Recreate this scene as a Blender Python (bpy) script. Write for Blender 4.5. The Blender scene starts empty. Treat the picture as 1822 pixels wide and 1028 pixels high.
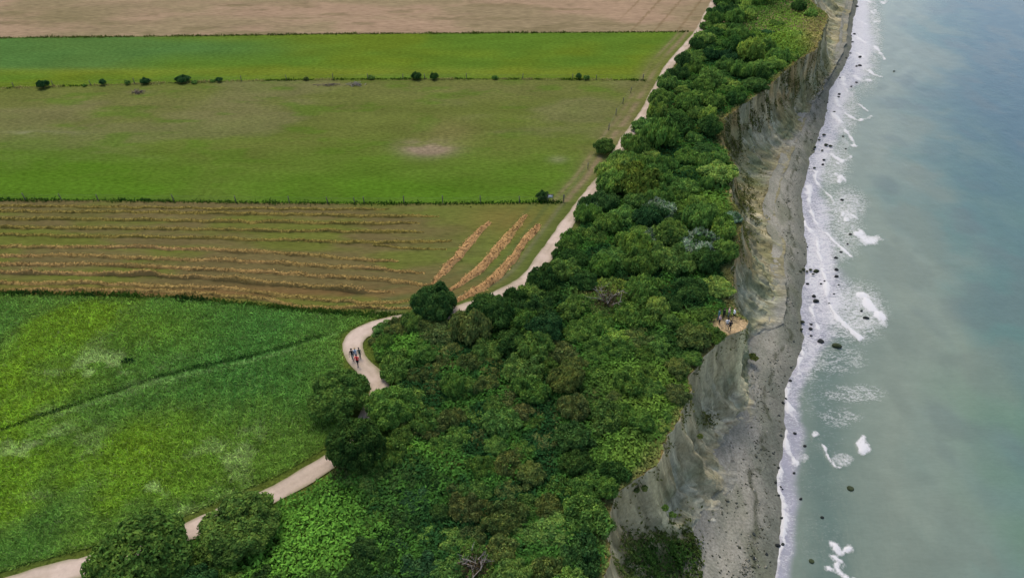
import bpy, bmesh, math, random
import numpy as np
from mathutils import Vector, Matrix

# ------------------------------------------------------------------ camera, sky, sun, exposure
scene = bpy.context.scene
CAM_H, PITCH, FPX = 58.0, math.radians(38.4), 1215.0
cam_data = bpy.data.cameras.new('camera')
cam_data.sensor_width = 36.0
cam_data.lens = 36.0 * FPX / 1822.0
cam_data.clip_start = 0.5
cam_data.clip_end = 30000
cam = bpy.data.objects.new('camera', cam_data)
scene.collection.objects.link(cam)
cam.location = (0, 0, CAM_H)
cam.rotation_euler = (math.pi / 2 - PITCH, 0, 0)
scene.camera = cam

SUN_EL, SUN_AZ = math.radians(61), math.radians(-22)      # azimuth measured from +Y towards +X
world = bpy.data.worlds.new('World')
scene.world = world
world.use_nodes = True
wn = world.node_tree
wn.nodes.clear()
sky = wn.nodes.new('ShaderNodeTexSky')
sky.sky_type = 'NISHITA'
sky.sun_disc = False
sky.sun_elevation = SUN_EL
sky.sun_rotation = SUN_AZ
sky.dust_density = 4.0
sky.air_density = 1.0
bg = wn.nodes.new('ShaderNodeBackground')
bg.inputs['Strength'].default_value = 0.15
wo = wn.nodes.new('ShaderNodeOutputWorld')
wn.links.new(sky.outputs[0], bg.inputs['Color'])
wn.links.new(bg.outputs[0], wo.inputs['Surface'])

sd = bpy.data.lights.new('sun', 'SUN')
sd.energy = 0.9
sd.angle = math.radians(14)
sd.color = (1.0, 0.95, 0.87)
sun = bpy.data.objects.new('sun', sd)
scene.collection.objects.link(sun)
sdir = Vector((math.sin(SUN_AZ) * math.cos(SUN_EL), math.cos(SUN_AZ) * math.cos(SUN_EL), math.sin(SUN_EL)))
sun.rotation_euler = sdir.to_track_quat('Z', 'Y').to_euler()
sun.location = (-60, 60, 90)

scene.view_settings.view_transform = 'Standard'
scene.view_settings.look = 'None'
scene.view_settings.gamma = 1.0
scene.view_settings.use_curve_mapping = False
scene.view_settings.exposure = 0.96

C = scene.collection
rng = np.random.default_rng(7)
random.seed(7)
SEA = -15.0
TOE = -13.4

# ------------------------------------------------------------------ helpers
def W(px, py, z=0.0):
    """pixel of the 1822x1028 photograph -> world point at height z"""
    cx = (px - 911.0) / FPX
    cy = -(py - 514.0) / FPX
    dy = math.cos(PITCH) + cy * math.sin(PITCH)
    dz = -math.sin(PITCH) + cy * math.cos(PITCH)
    t = (z - CAM_H) / dz
    return np.array([cx * t, dy * t, z])

def WL(pts, z=0.0):
    return np.array([W(p[0], p[1], z) for p in pts])

def pix(x, y, z):
    """world -> photograph pixel (numpy arrays)"""
    f = y * math.cos(PITCH) - (z - CAM_H) * math.sin(PITCH)
    u = y * math.sin(PITCH) + (z - CAM_H) * math.cos(PITCH)
    f = np.maximum(f, 1.0)
    return 911 + FPX * x / f, 514 - FPX * u / f

def ppm(y, z=0.0):
    return FPX / (y * math.cos(PITCH) + (CAM_H - z) * math.sin(PITCH))

def hsh(i, j, s):
    h = (i.astype(np.int64) * 374761393 + j.astype(np.int64) * 668265263 + s * 1442695041) & 0xffffffff
    h = ((h ^ (h >> 13)) * 1274126177) & 0xffffffff
    h = h ^ (h >> 16)
    return (h & 0xffff) / 65535.0

def noise(x, y, s=0):
    x = np.asarray(x, float); y = np.asarray(y, float)
    i = np.floor(x); j = np.floor(y)
    fx = x - i; fy = y - j
    fx = fx * fx * (3 - 2 * fx); fy = fy * fy * (3 - 2 * fy)
    a = hsh(i, j, s); b = hsh(i + 1, j, s); c = hsh(i, j + 1, s); d = hsh(i + 1, j + 1, s)
    return (a * (1 - fx) + b * fx) * (1 - fy) + (c * (1 - fx) + d * fx) * fy

def fbm(x, y, s=0, o=4):
    v = 0; a = 0.5; t = 0
    for k in range(o):
        v = v + a * noise(x * 2 ** k, y * 2 ** k, s + k * 17); t += a; a *= 0.55
    return v / t

def lin(c):
    c = np.asarray(c, float) / 255.0
    return np.where(c <= 0.04045, c / 12.92, ((c + 0.055) / 1.055) ** 2.4)

GAIN = 0.51
def A(r, g, b, k=1.0):
    """albedo that a level sunlit surface of this photographed colour has"""
    return lin((r, g, b)) * GAIN * k * np.array([1.0, 1.0, .9])

def mix(a, b, t):
    t = np.clip(np.asarray(t, float), 0, 1)[..., None]
    return a * (1 - t) + b * t

def sstep(a, b, x):
    t = np.clip((x - a) / (b - a), 0, 1)
    return t * t * (3 - 2 * t)

def gauss(px, py, cx, cy, sx, sy):
    return np.exp(-((px - cx) / sx) ** 2 - ((py - cy) / sy) ** 2)

def dist_poly(x, y, P):
    """distance of points to a polyline, and signed side (positive = right of travel)"""
    best = np.full(np.shape(x), 1e9); side = np.zeros(np.shape(x)); along = np.zeros(np.shape(x)); L = 0.0
    for a, b in zip(P[:-1], P[1:]):
        dx, dy = b[0] - a[0], b[1] - a[1]
        l2 = dx * dx + dy * dy + 1e-9
        t = np.clip(((x - a[0]) * dx + (y - a[1]) * dy) / l2, 0, 1)
        d = np.hypot(x - a[0] - t * dx, y - a[1] - t * dy)
        m = d < best
        best = np.where(m, d, best)
        side = np.where(m, np.sign((x - a[0]) * dy - (y - a[1]) * dx), side)
        along = np.where(m, L + t * math.sqrt(l2), along)
        L += math.sqrt(l2)
    return best, side, along

def smooth_line(P, step=0.6):
    """Catmull-Rom through the points, resampled"""
    P = np.asarray(P, float)
    Q = np.vstack([2 * P[0] - P[1], P, 2 * P[-1] - P[-2]])
    out = []
    for i in range(1, len(Q) - 2):
        n = max(2, int(np.linalg.norm(Q[i + 1] - Q[i]) / step))
        for t in np.arange(n) / n:
            out.append(0.5 * ((2 * Q[i]) + (-Q[i - 1] + Q[i + 1]) * t + (2 * Q[i - 1] - 5 * Q[i] + 4 * Q[i + 1] - Q[i + 2]) * t * t
                       + (-Q[i - 1] + 3 * Q[i] - 3 * Q[i + 1] + Q[i + 2]) * t ** 3))
    out.append(Q[-2])
    return np.array(out)

def mesh_np(name, V, F, mats, col=None, smooth=False, fmat=None, uv=None):
    me = bpy.data.meshes.new(name)
    V = np.ascontiguousarray(V, np.float32); F = np.ascontiguousarray(F, np.int32)
    n = F.shape[1]
    me.vertices.add(len(V)); me.vertices.foreach_set('co', V.ravel())
    me.loops.add(F.size); me.loops.foreach_set('vertex_index', F.ravel())
    me.polygons.add(len(F))
    me.polygons.foreach_set('loop_start', np.arange(0, F.size, n, dtype=np.int32))
    me.polygons.foreach_set('loop_total', np.full(len(F), n, np.int32))
    if fmat is not None: me.polygons.foreach_set('material_index', np.ascontiguousarray(fmat, np.int32))
    if smooth: me.polygons.foreach_set('use_smooth', np.ones(len(F), bool))
    me.update(calc_edges=True)
    if col is not None:
        a = me.color_attributes.new('Col', 'FLOAT_COLOR', 'POINT')
        c4 = np.ones((len(V), 4), np.float32); c4[:, :col.shape[1]] = col
        a.data.foreach_set('color', c4.ravel())
    if uv is not None:
        a = me.attributes.new('st', 'FLOAT_VECTOR', 'POINT')
        v3 = np.zeros((len(V), 3), np.float32); v3[:, :uv.shape[1]] = uv
        a.data.foreach_set('vector', v3.ravel())
    for m in (mats if isinstance(mats, (list, tuple)) else [mats]): me.materials.append(m)
    return me

def link(name, me, parent=None, loc=None):
    o = bpy.data.objects.new(name, me); C.objects.link(o)
    if parent is not None: o.parent = parent
    if loc is not None: o.location = loc
    return o

def tag(o, label=None, cat=None, group=None, kind=None):
    if label: o['label'] = label
    if cat: o['category'] = cat
    if group: o['group'] = group
    if kind: o['kind'] = kind
    return o

def empty(name, loc, rz=0):
    o = bpy.data.objects.new(name, None); C.objects.link(o)
    o.empty_display_size = 0.3
    o.location = loc; o.rotation_euler = (0, 0, rz)
    return o

def copy_tree(o, parent=None):
    c = o.copy(); C.objects.link(c)
    if parent is not None: c.parent = parent
    for ch in list(o.children): copy_tree(ch, c)
    return c

def grid_faces(nr, nc):
    i = np.arange(nr - 1)[:, None] * nc + np.arange(nc - 1)[None, :]
    return np.stack([i, i + 1, i + nc + 1, i + nc], -1).reshape(-1, 4)

# ------------------------------------------------------------------ materials
def material(name, nodes_fn):
    m = bpy.data.materials.new(name); m.use_nodes = True
    nt = m.node_tree; nt.nodes.clear()
    out = nt.nodes.new('ShaderNodeOutputMaterial')
    N = lambda t, **k: _node(nt, t, k)
    nodes_fn(nt, N, out)
    return m

def _node(nt, t, k):
    n = nt.nodes.new('ShaderNode' + t)
    for a, v in k.items(): setattr(n, a, v)
    return n

def noise_nodes(nt, N, scale, stretch=(1, 1, 1), detail=6, rough=0.6, attr=None):
    if attr:
        c = N('Attribute', attribute_name=attr).outputs['Vector']
    else:
        c = N('TexCoord').outputs['Object']
    mp = N('Mapping'); mp.inputs['Scale'].default_value = stretch
    nt.links.new(c, mp.inputs['Vector'])
    t = N('TexNoise'); t.inputs['Scale'].default_value = scale
    t.inputs['Detail'].default_value = detail; t.inputs['Roughness'].default_value = rough
    nt.links.new(mp.outputs[0], t.inputs['Vector'])
    return t.outputs['Fac']

def remap(nt, N, src, a, b, c, d):
    r = N('MapRange'); r.inputs['From Min'].default_value = a; r.inputs['From Max'].default_value = b
    r.inputs['To Min'].default_value = c; r.inputs['To Max'].default_value = d
    nt.links.new(src, r.inputs['Value']); return r.outputs[0]

def scale_color(nt, N, col, fac):
    v = N('VectorMath', operation='SCALE')
    nt.links.new(col, v.inputs[0]); nt.links.new(fac, v.inputs['Scale'])
    return v.outputs[0]

def ground_mat(name, layers, rough=0.95, bump=0.4, bump_dist=0.15, spec=0.0):
    """vertex colour of the ground itself times several noise layers (scale, stretch, low, high, attr)"""
    def fn(nt, N, out):
        col = N('Attribute', attribute_name='Col').outputs['Color']
        b = None
        for (sc, st, lo, hi, at) in layers:
            f = noise_nodes(nt, N, sc, st, attr=at)
            b = f if b is None else b
            col = scale_color(nt, N, col, remap(nt, N, f, 0.32, 0.68, lo, hi))
        p = N('BsdfPrincipled'); p.inputs['Roughness'].default_value = rough
        p.inputs['Specular IOR Level'].default_value = spec
        nt.links.new(col, p.inputs['Base Color'])
        bm_ = N('Bump'); bm_.inputs['Strength'].default_value = bump; bm_.inputs['Distance'].default_value = bump_dist
        nt.links.new(b, bm_.inputs['Height']); nt.links.new(bm_.outputs[0], p.inputs['Normal'])
        nt.links.new(p.outputs[0], out.inputs[0])
    return material(name, fn)

def leaf_mat(name, trans=0.25, use_obj=True):
    def fn(nt, N, out):
        col = N('Attribute', attribute_name='Col').outputs['Color']
        if use_obj:
            oc = N('ObjectInfo').outputs['Color']
            m = N('VectorMath', operation='MULTIPLY')
            nt.links.new(col, m.inputs[0]); nt.links.new(oc, m.inputs[1]); col = m.outputs[0]
        d = N('BsdfDiffuse'); t = N('BsdfTranslucent'); mx = N('MixShader'); mx.inputs[0].default_value = trans
        nt.links.new(col, d.inputs[0])
        nt.links.new(col, t.inputs[0])
        nt.links.new(d.outputs[0], mx.inputs[1]); nt.links.new(t.outputs[0], mx.inputs[2])
        nt.links.new(mx.outputs[0], out.inputs[0])
    return material(name, fn)

def plain_mat(name, rgb, rough=0.8, var=0.25, sc=6.0, obj=False):
    def fn(nt, N, out):
        c = N('RGB'); c.outputs[0].default_value = (*rgb, 1)
        col = c.outputs[0]
        if obj: col = N('ObjectInfo').outputs['Color']
        f = noise_nodes(nt, N, sc)
        col = scale_color(nt, N, col, remap(nt, N, f, 0.3, 0.7, 1 - var, 1 + var))
        p = N('BsdfPrincipled'); p.inputs['Roughness'].default_value = rough
        p.inputs['Specular IOR Level'].default_value = 0.2
        nt.links.new(col, p.inputs['Base Color']); nt.links.new(p.outputs[0], out.inputs[0])
        bm_ = N('Bump'); bm_.inputs['Strength'].default_value = 0.3; bm_.inputs['Distance'].default_value = 0.03
        nt.links.new(f, bm_.inputs['Height']); nt.links.new(bm_.outputs[0], p.inputs['Normal'])
    return material(name, fn)

M_MEADOW = ground_mat('meadow_turf', [(3.0, (1, 1, 1), 0.62, 1.4, None), (0.35, (1, 1.6, 1), 0.86, 1.14, None)], bump=0.8, bump_dist=0.3)
M_HAYFIELD = ground_mat('mown_stubble', [(2.2, (.35, 1.4, 1), 0.78, 1.22, None), (0.4, (.2, 1.5, 1), 0.88, 1.12, None)])
M_PASTURE = ground_mat('pasture_turf', [(1.8, (.6, 1.2, 1), 0.74, 1.28, None), (0.16, (.5, 1.2, 1), 0.88, 1.12, None)], bump=0.6)
M_STUBBLE = ground_mat('dry_stubble', [(1.3, (.3, 1.3, 1), 0.76, 1.24, None), (0.25, (.2, 1.2, 1), 0.9, 1.1, None)])
M_PATH = ground_mat('gravel_path', [(3.0, (1, 1, 1), 0.92, 1.08, None), (0.5, (1, 1, 1), 0.95, 1.05, None)], bump=0.15, bump_dist=0.03)
M_CLIFF = ground_mat('clay_cliff', [(1.0, (1.1, 0.22, 1), 0.62, 1.36, 'st'), (3.2, (1, .12, 1), 0.86, 1.14, 'st'), (0.28, (1, .35, 1), 0.86, 1.14, 'st'), (2.6, (1, 1, 1), 0.8, 1.2, None)], bump=1.0, bump_dist=0.5)
M_BEACH = ground_mat('gravel_beach', [(3.5, (1, 1, 1), 0.72, 1.28, None), (0.5, (1.6, .5, 1), 0.88, 1.12, None)], bump=0.5, bump_dist=0.12)
M_LEAF = leaf_mat('shrub_leaves', 0.35)
M_LEAFC = leaf_mat('undergrowth_leaves', 0.35, use_obj=False)
M_PEB = leaf_mat('pebble_stone', 0.0, use_obj=False)
M_HAY = leaf_mat('dry_hay', 0.1, use_obj=False)
M_BARK = plain_mat('bark', (0.10, 0.08, 0.06), 0.9)
M_DEADWOOD = plain_mat('bleached_wood', (0.19, 0.17, 0.14), 0.9)
M_POST = plain_mat('weathered_post', (0.09, 0.08, 0.065), 0.9)
M_WIRE = plain_mat('fence_wire', (0.1, 0.1, 0.09), 0.6)
M_BOARD = plain_mat('white_board', (0.62, 0.62, 0.60), 0.5, 0.06)
M_ROCK = plain_mat('boulder_stone', (0.1, 0.1, 0.1), 0.85, 0.35, 4.0, obj=True)

# ------------------------------------------------------------------ outlines traced on the photograph, turned into world lines
def fy(pts, z):
    P = WL(pts, z); P = P[np.argsort(P[:, 1])]
    return P
EDGE = fy([(1270, 0), (1440, -14), (1447, 6), (1475, 28), (1462, 62), (1452, 88), (1412, 112), (1372, 150), (1330, 182), (1292, 206), (1278, 240), (1306, 296),
           (1300, 340), (1322, 400), (1304, 470), (1300, 520), (1308, 552), (1331, 570), (1326, 585), (1285, 602), (1255, 632), (1224, 668),
           (1226, 710), (1200, 752), (1180, 800), (1168, 830), (1120, 855), (1094, 880), (1084, 940), (1080, 1000), (1074, 1040)][1:], 0.0)
TOEL = fy([(1512, 52), (1500, 92), (1475, 140), (1444, 190), (1418, 250), (1392, 320), (1378, 372), (1396, 430), (1398, 500), (1402, 545), (1394, 572), (1352, 594),
            (1342, 620), (1341, 660), (1347, 700), (1344, 735), (1302, 790), (1315, 850), (1290, 890), (1262, 930), (1250, 980), (1256, 1040), (1275, 1150)], TOE)
SHORE = fy([(1524, 5), (1516, 40), (1510, 100), (1474, 162), (1466, 210), (1436, 290), (1424, 350), (1430, 430), (1432, 480), (1420, 540), (1426, 600),
            (1411, 650), (1391, 692), (1390, 740), (1386, 800), (1380, 860), (1384, 930), (1380, 980), (1376, 1040)], SEA)
SL = 0.438
def ext(P, y):
    y = np.asarray(y, float)
    v = np.interp(y, P[:, 1], P[:, 0])
    v = np.where(y > P[-1, 1], P[-1, 0] + (y - P[-1, 1]) * SL, v)
    return np.where(y < P[0, 1], P[0, 0] + (y - P[0, 1]) * 0.12, v)
def xe(y):
    y = np.asarray(y, float)
    return ext(EDGE, y) + (fbm(y * 0.9, y * 0 + 3.1, 5, 3) - 0.5) * 1.3
def xs(y):
    y = np.asarray(y, float)
    return ext(SHORE, y) + (fbm(y * 0.35, y * 0 + 1.7, 9, 3) - 0.5) * 1.2
def xt(y):
    y = np.asarray(y, float)
    v = ext(TOEL, y) + (fbm(y * 0.3, y * 0 + 8.7, 11, 3) - 0.5) * 1.4
    return np.minimum(np.maximum(v, xe(y) + 3.0), xs(y) - 1.5)

B0 = [(-260, 71), (0, 68), (300, 65), (600, 61), (900, 59), (1225, 57), (1500, 56)]
B1 = [(-260, 163), (0, 157), (200, 151), (330, 147), (500, 143), (700, 141), (900, 141), (1150, 143), (1500, 146)]
B2 = [(-260, 356), (0, 356), (200, 357), (400, 360), (600, 362), (800, 362), (1000, 360), (1400, 358)]
B3 = [(-260, 521), (0, 522), (150, 524), (320, 530), (450, 542), (600, 556), (700, 560), (760, 558), (1400, 556)]
BW = [WL(b) for b in (B3, B2, B1, B0)]
def bnd(k, x):
    P = BW[k]
    y = np.interp(x, P[:, 0], P[:, 1])
    return y + (fbm(x * 0.25, x * 0 + k, 31 + k, 2) - .5) * 0.5

PATH_PX = [(-40, 1062), (60, 1030), (100, 1020), (160, 1005), (250, 975), (335, 946), (430, 903), (480, 884), (520, 862), (560, 838), (592, 818), (625, 785),
           (655, 745), (672, 710), (676, 690), (662, 668), (640, 646), (628, 622), (632, 602), (658, 586), (720, 571), (780, 562), (835, 549), (890, 528), (925, 508),
           (950, 485), (985, 433), (1010, 398), (1035, 362), (1068, 322), (1092, 285), (1112, 250), (1135, 220), (1150, 195), (1163, 170), (1176, 145),
           (1190, 120), (1210, 95), (1240, 60), (1262, 20), (1278, -10)]
PATH = smooth_line(WL(PATH_PX), 0.7)[:, :2]
DITCH_F = smooth_line(WL([(-60, 785), (0, 765), (100, 731), (190, 700), (300, 665), (380, 648), (460, 630), (560, 600), (640, 584)]), 1.0)[:, :2]

DITCH = DITCH_F[::6]
PATHC = np.vstack([PATH[::5], PATH[-1:]])

def ground_z(x, y):
    d, _, _ = dist_poly(x, y, DITCH)
    m = np.clip((84 - y) / 10, 0, 1) * sstep(0.0, 2.5, dist_poly(x, y, PATHC)[0] - 1.5)
    return (fbm(x * .5, y * .5, 3, 3) - .5) * 0.35 * m - 0.2 * np.exp(-(d / 0.4) ** 2)

# ------------------------------------------------------------------ colours of the fields
def col_meadow(x, y, px, py):
    c = np.broadcast_to(A(82, 108, 46), x.shape + (3,))
    n = fbm(x * .09, y * .09, 40, 4); n2 = fbm(x * .25, y * .35, 45, 4)
    c = mix(c, A(94, 120, 34), sstep(.47, .66, n) * sstep(620, 150, px) * .8)
    c = mix(c, A(68, 102, 46), sstep(.5, .36, n) * .6)
    c = mix(c, A(66, 104, 50), gauss(px, py, 430, 640, 160, 80) * .7 + gauss(px, py, 500, 570, 130, 30) * .5)
    c = mix(c, A(96, 118, 30), (gauss(px, py, 60, 690, 120, 60) + gauss(px, py, 250, 800, 60, 40) + gauss(px, py, 250, 585, 120, 40)) * .4)
    fl = sstep(.58, .7, n2) * (gauss(px, py, 280, 870, 110, 60) + gauss(px, py, 180, 650, 90, 30) + gauss(px, py, 60, 800, 90, 60) + gauss(px, py, 420, 800, 60, 50) * .6)
    c = mix(c, A(140, 158, 104), fl * .65)
    c = c * (.85 + .36 * fbm(x * 1.1, y * 1.6, 140, 3))[..., None]
    # wheel lines left in the tall grass near the path bend
    st = np.sin(x * 5.2 + y * 1.1 + 3 * n2) * gauss(px, py, 440, 690, 110, 90)
    c = mix(c, A(34, 78, 36), np.clip(st, 0, 1) * .4)
    d, s, _ = dist_poly(x, y, DITCH)
    c = mix(c, A(26, 52, 24), np.exp(-(d / .24) ** 2) * .6)
    c = mix(c, A(108, 132, 80), np.exp(-((d - 1.0) / .35) ** 2) * (s > 0) * sstep(.4, .6, n2) * .5)
    d, s, _ = dist_poly(x, y, PATHC)
    c = mix(c, A(92, 100, 44), np.exp(-(np.maximum(d - 1.5, 0) / .5) ** 2) * .7)
    return c

def col_hay(x, y, px, py):
    n = fbm(x * .06, y * .2, 50, 4)
    c = mix(A(112, 102, 68), A(106, 112, 54), sstep(.4, .62, n))
    c = mix(c, A(104, 116, 58), sstep(640, 900, px + (n - .5) * 300) * .75)
    c = mix(c, A(126, 96, 62), gauss(px, py, 300, 520, 500, 12) * .7)
    c = mix(c, A(126, 108, 62), gauss(px, py, 900, 390, 80, 30) * .6)
    d, s, a = dist_poly(x, y, PATHC)
    c = mix(c, A(86, 100, 60), np.clip(np.sin(d * 2.6 + n * 2), 0, 1) * sstep(12, 5, d) * .5)
    c = mix(c, A(122, 118, 92), np.exp(-((d - 2.9) / .35) ** 2) * .6)
    c = mix(c, A(84, 98, 52), np.exp(-(np.maximum(d - 1.5, 0) / .6) ** 2) * .6)
    return c

def track_col(c, x, y, n):
    d, s, a = dist_poly(x, y, PATHC)
    c = mix(c, A(112, 112, 70), sstep(8, 3, d + (n - .5) * 6) * .6)
    c = mix(c, A(140, 124, 100), (np.exp(-((d - 2.6) / .55) ** 2) + .7 * np.exp(-((d - 4.4) / .4) ** 2)) * sstep(.3, .55, n) * .9)
    return c

def col_pasture(x, y, px, py):
    n = fbm(x * .04, y * .07, 60, 5); n2 = fbm(x * .12, y * .3, 66, 4)
    c = np.broadcast_to(A(103, 113, 55), x.shape + (3,))
    green = np.clip(sstep(215, 345, py) + (n - .5) * 1.4, 0, 1)
    c = mix(c, A(80, 120, 30), green * .8)
    c = mix(c, A(122, 116, 84), sstep(.52, .7, n) * (1 - green) * .8)
    c = mix(c, A(128, 118, 86), gauss(px, py, 250, 190, 330, 30) * .35 + gauss(px, py, 850, 160, 250, 20) * .3)
    c = mix(c, A(88, 116, 40), sstep(.56, .72, n2) * .6)
    c = mix(c, A(150, 132, 116), np.clip(gauss(px, py, 762, 264, 42, 13) * 1.5 * sstep(.3, .6, n2 + .05), 0, .9))
    c = mix(c, A(128, 118, 80), gauss(px, py, 800, 235, 60, 24) * .5)
    c = mix(c, A(142, 140, 112), np.clip(gauss(px, py, 60, 238, 60, 4) * 1.2 * sstep(.25, .5, n2), 0, .8) + gauss(px, py, 993, 284, 16, 6) * .5)
    c = mix(c, A(128, 118, 92), gauss(px, py, 248, 164, 22, 3) * .6 + gauss(px, py, 600, 151, 50, 3) * .5)
    c = mix(c, A(142, 128, 100), (gauss(px, py, 1112, 236, 20, 26) + gauss(px, py, 1060, 300, 22, 20) * .6) * sstep(.3, .55, n2))
    return track_col(c, x, y, n2)

def col_green(x, y, px, py):
    n = fbm(x * .03, y * .05, 70, 4)
    c = mix(A(102, 122, 40), A(92, 122, 44), sstep(.4, .65, n))
    c = mix(c, A(80, 118, 66), np.clip(sstep(330, 150, px) + gauss(px, py, 320, 85, 180, 20), 0, 1) * sstep(132, 118, py) * .75)
    c = mix(c, A(126, 134, 52), gauss(px, py, 600, 128, 900, 7) * .5)
    return track_col(c, x, y, n)

def col_stubble(x, y, px, py):
    n = fbm(x * .03, y * .06, 80, 5)
    c = mix(A(168, 143, 122), A(150, 134, 108), sstep(.4, .62, n))
    c = mix(c, A(122, 112, 84), sstep(.56, .72, fbm(x * .1, y * .25, 85, 4)) * .55)
    c = mix(c, A(112, 108, 72), gauss(px, py, 100, 30, 120, 22) * .35)
    st = np.abs(np.sin((x - SL * y) * .52))
    c = mix(c, A(134, 114, 88), (st < .18) * sstep(1080, 1140, px) * .7)
    c = mix(c, A(134, 126, 90), np.exp(-np.maximum(y - bnd(3, x), 0) / 1.2) * .6)
    return c

FIELDS = [('meadow', M_MEADOW, col_meadow), ('hay_field', M_HAYFIELD, col_hay), ('pasture', M_PASTURE, col_pasture),
          ('green_field', M_PASTURE, col_green), ('stubble_field', M_STUBBLE, col_stubble)]

XL = -190.0
tcols = np.concatenate([np.array([-4000, -1500, -700, -400, -280]), np.arange(XL, 0, 0.45)])
def field_grid(k):
    # rows between lower and upper boundary
    if k == 0: y0 = lambda x: np.full(x.shape, -30.0)
    else: y0 = lambda x: bnd(k - 1, x)
    if k == 4: y1 = lambda x: np.full(x.shape, 6000.0)
    else: y1 = lambda x: bnd(k, x)
    a = -30.0 if k == 0 else BW[k - 1][3, 1]; b = 280.0 if k == 4 else BW[k][3, 1]
    ys = [a]
    while ys[-1] < b:
        ys.append(ys[-1] + (0.10 + 0.0042 * max(ys[-1], 0) if ys[-1] > 28 else 4.0))
    v = (np.array(ys) - a) / (ys[-1] - a)
    if k == 4:
        v = np.array(ys); v = np.concatenate([v, [320, 450, 800, 2000, 6000]]); v = (v - v[0])
    tt = np.linspace(0, 1, 520)
    nleft = 5
    y = np.zeros((len(v), nleft + len(tt))); x = np.zeros_like(y)
    left = np.array([-4000, -1500, -700, -400, -280.0])
    x[:, nleft:] = XL + tt[None, :] * 200; x[:, :nleft] = left
    for it in range(6):
        if k == 4:
            y = y0(x) + v[:, None]
        else:
            y = y0(x) * (1 - v[:, None]) + y1(x) * v[:, None]
        e = xe(y[:, -1])
        x[:, nleft:] = XL + tt[None, :] * (e[:, None] - XL)
    # the shape is final: one last pass for y
    y = (y0(x) + v[:, None]) if k == 4 else y0(x) * (1 - v[:, None]) + y1(x) * v[:, None]
    return x, y

for k, (nm, mt, cf) in enumerate(FIELDS):
    x, y = field_grid(k)
    z = ground_z(x, y) if k == 0 else (fbm(x * .2, y * .2, 3, 3) - .5) * 0.12 * (np.abs(x) < 400)
    edge = np.minimum(np.arange(x.shape[0]), np.arange(x.shape[0])[::-1]).clip(0, 3) / 3
    z = z * edge[:, None]
    d = xe(y) - x
    z = np.where((d < 6) , z * np.clip(d / 6, 0, 1), z)
    px, py = pix(x, y, 0)
    c = cf(x, y, px, py)
    # bare soil and dry turf along the cliff edge
    n = fbm(x * .3, y * .3, 90, 3)
    c = mix(c, A(150, 128, 84), sstep(1.8, .3, d + (n - .5) * 2) * .8)
    c = mix(c, A(196, 168, 136, 1.1), np.clip(gauss(px, py, 1300, 580, 34, 16) * 1.6, 0, 1) * (.6 + .5 * n))
    me = mesh_np(nm, np.stack([x, y, z], -1).reshape(-1, 3), grid_faces(*x.shape), mt, c.reshape(-1, 3), smooth=True)
    tag(link(nm, me), kind='structure')

# path ribbon
def ribbon(P, w0, z, name, mat, colf, nc=7):
    T = np.gradient(P, axis=0); T /= np.linalg.norm(T, axis=1)[:, None]
    Nn = np.stack([T[:, 1], -T[:, 0]], -1)
    wv = w0 * np.interp(P[:, 1], [56, 64, 72, 84], [.82, .98, .98, .76]) * (1 + (fbm(np.arange(len(P)) * .25, np.zeros(len(P)), 12, 2) - .5) * .25)
    u = np.linspace(-1, 1, nc)
    X = P[:, None, :] + Nn[:, None, :] * (wv[:, None] * u[None, :])[..., None] * .5
    X = X + ((fbm(np.arange(len(P))[:, None] * .9 + 0 * u, u[None, :] * 3, 4, 2) - .5) * .25 * np.abs(u))[..., None] * Nn[:, None, :]
    Z = z + .03 * (1 - u ** 2)[None, :] + 0 * X[..., 0]
    V = np.concatenate([X, Z[..., None]], -1).reshape(-1, 3)
    col = colf(V[:, 0], V[:, 1], np.tile(u, len(P)))
    return link(name, mesh_np(name, V, grid_faces(len(P), nc), mat, col, smooth=True))
def col_path(x, y, u):
    c = mix(A(212, 192, 182), A(192, 174, 160), sstep(.4, .6, fbm(x * .4, y * .4, 13, 3)))
    c = mix(c, A(226, 208, 198), np.exp(-((np.abs(u) - .45) / .16) ** 2) * .35)
    return mix(c, A(130, 130, 90), sstep(.7, 1.0, np.abs(u) + (fbm(x * 1.5, y * 1.5, 14, 3) - .5) * .6) * .7)
tag(ribbon(PATH, 2.65, 0.10, 'path', M_PATH, col_path), kind='structure')

# ------------------------------------------------------------------ cliff, beach, sea
ys = [-25.0]
while ys[-1] < 330: ys.append(ys[-1] + (0.14 + 0.0028 * max(ys[-1], 0) if ys[-1] > 25 else 2.0))
ys = np.array(ys + [380, 500, 800, 1500, 3000, 6000.0])

def cliff_pt(y, s):
    """world point on the cliff face; s = 0 at the lip, 1 at the toe"""
    e, t = xe(y), xt(y)
    wd = t - e
    run = s ** (1.15 - .3 * noise(y * .12, y * 0, 23))
    ex = 1.7 + 1.0 * noise(y * .08, y * 0 + 4, 21)
    drop = 1 - (1 - s) ** ex
    top = sstep(0, .06, s)
    yw = y + (fbm(y * .25, s * 2.2, 22, 3) - .5) * 4.5
    rid = np.abs(fbm(yw * .26, s * .9, 24, 3) - .5) * 2
    rid2 = np.abs(fbm(yw * .95, s * 1.9, 27, 4) - .5) * 2
    lump = fbm(y * 1.6, s * 13, 29, 4) - .5
    env = np.sin(np.pi * np.clip(s, 0, 1)) ** .7
    x = e + wd * run + (rid - .3) * 2.4 * env + (rid2 - .3) * 1.5 * env + lump * .9 * env
    z = TOE * (drop * .93 + .07 * top) - .25 * s + (fbm(y * .5, s * 5, 28, 3) - .5) * 1.1 * env + lump * .5 * env
    return x, z, rid, rid2
sc_ = np.concatenate([np.linspace(0, 1, 80)])
Y, S = np.meshgrid(ys, sc_, indexing='ij')
CX, CZ, RI, RI2 = cliff_pt(Y, S)
CX = np.concatenate([CX[:, :1] - .8, CX], 1); CZ = np.concatenate([CZ[:, :1] - .06, CZ - .05], 1)
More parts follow.
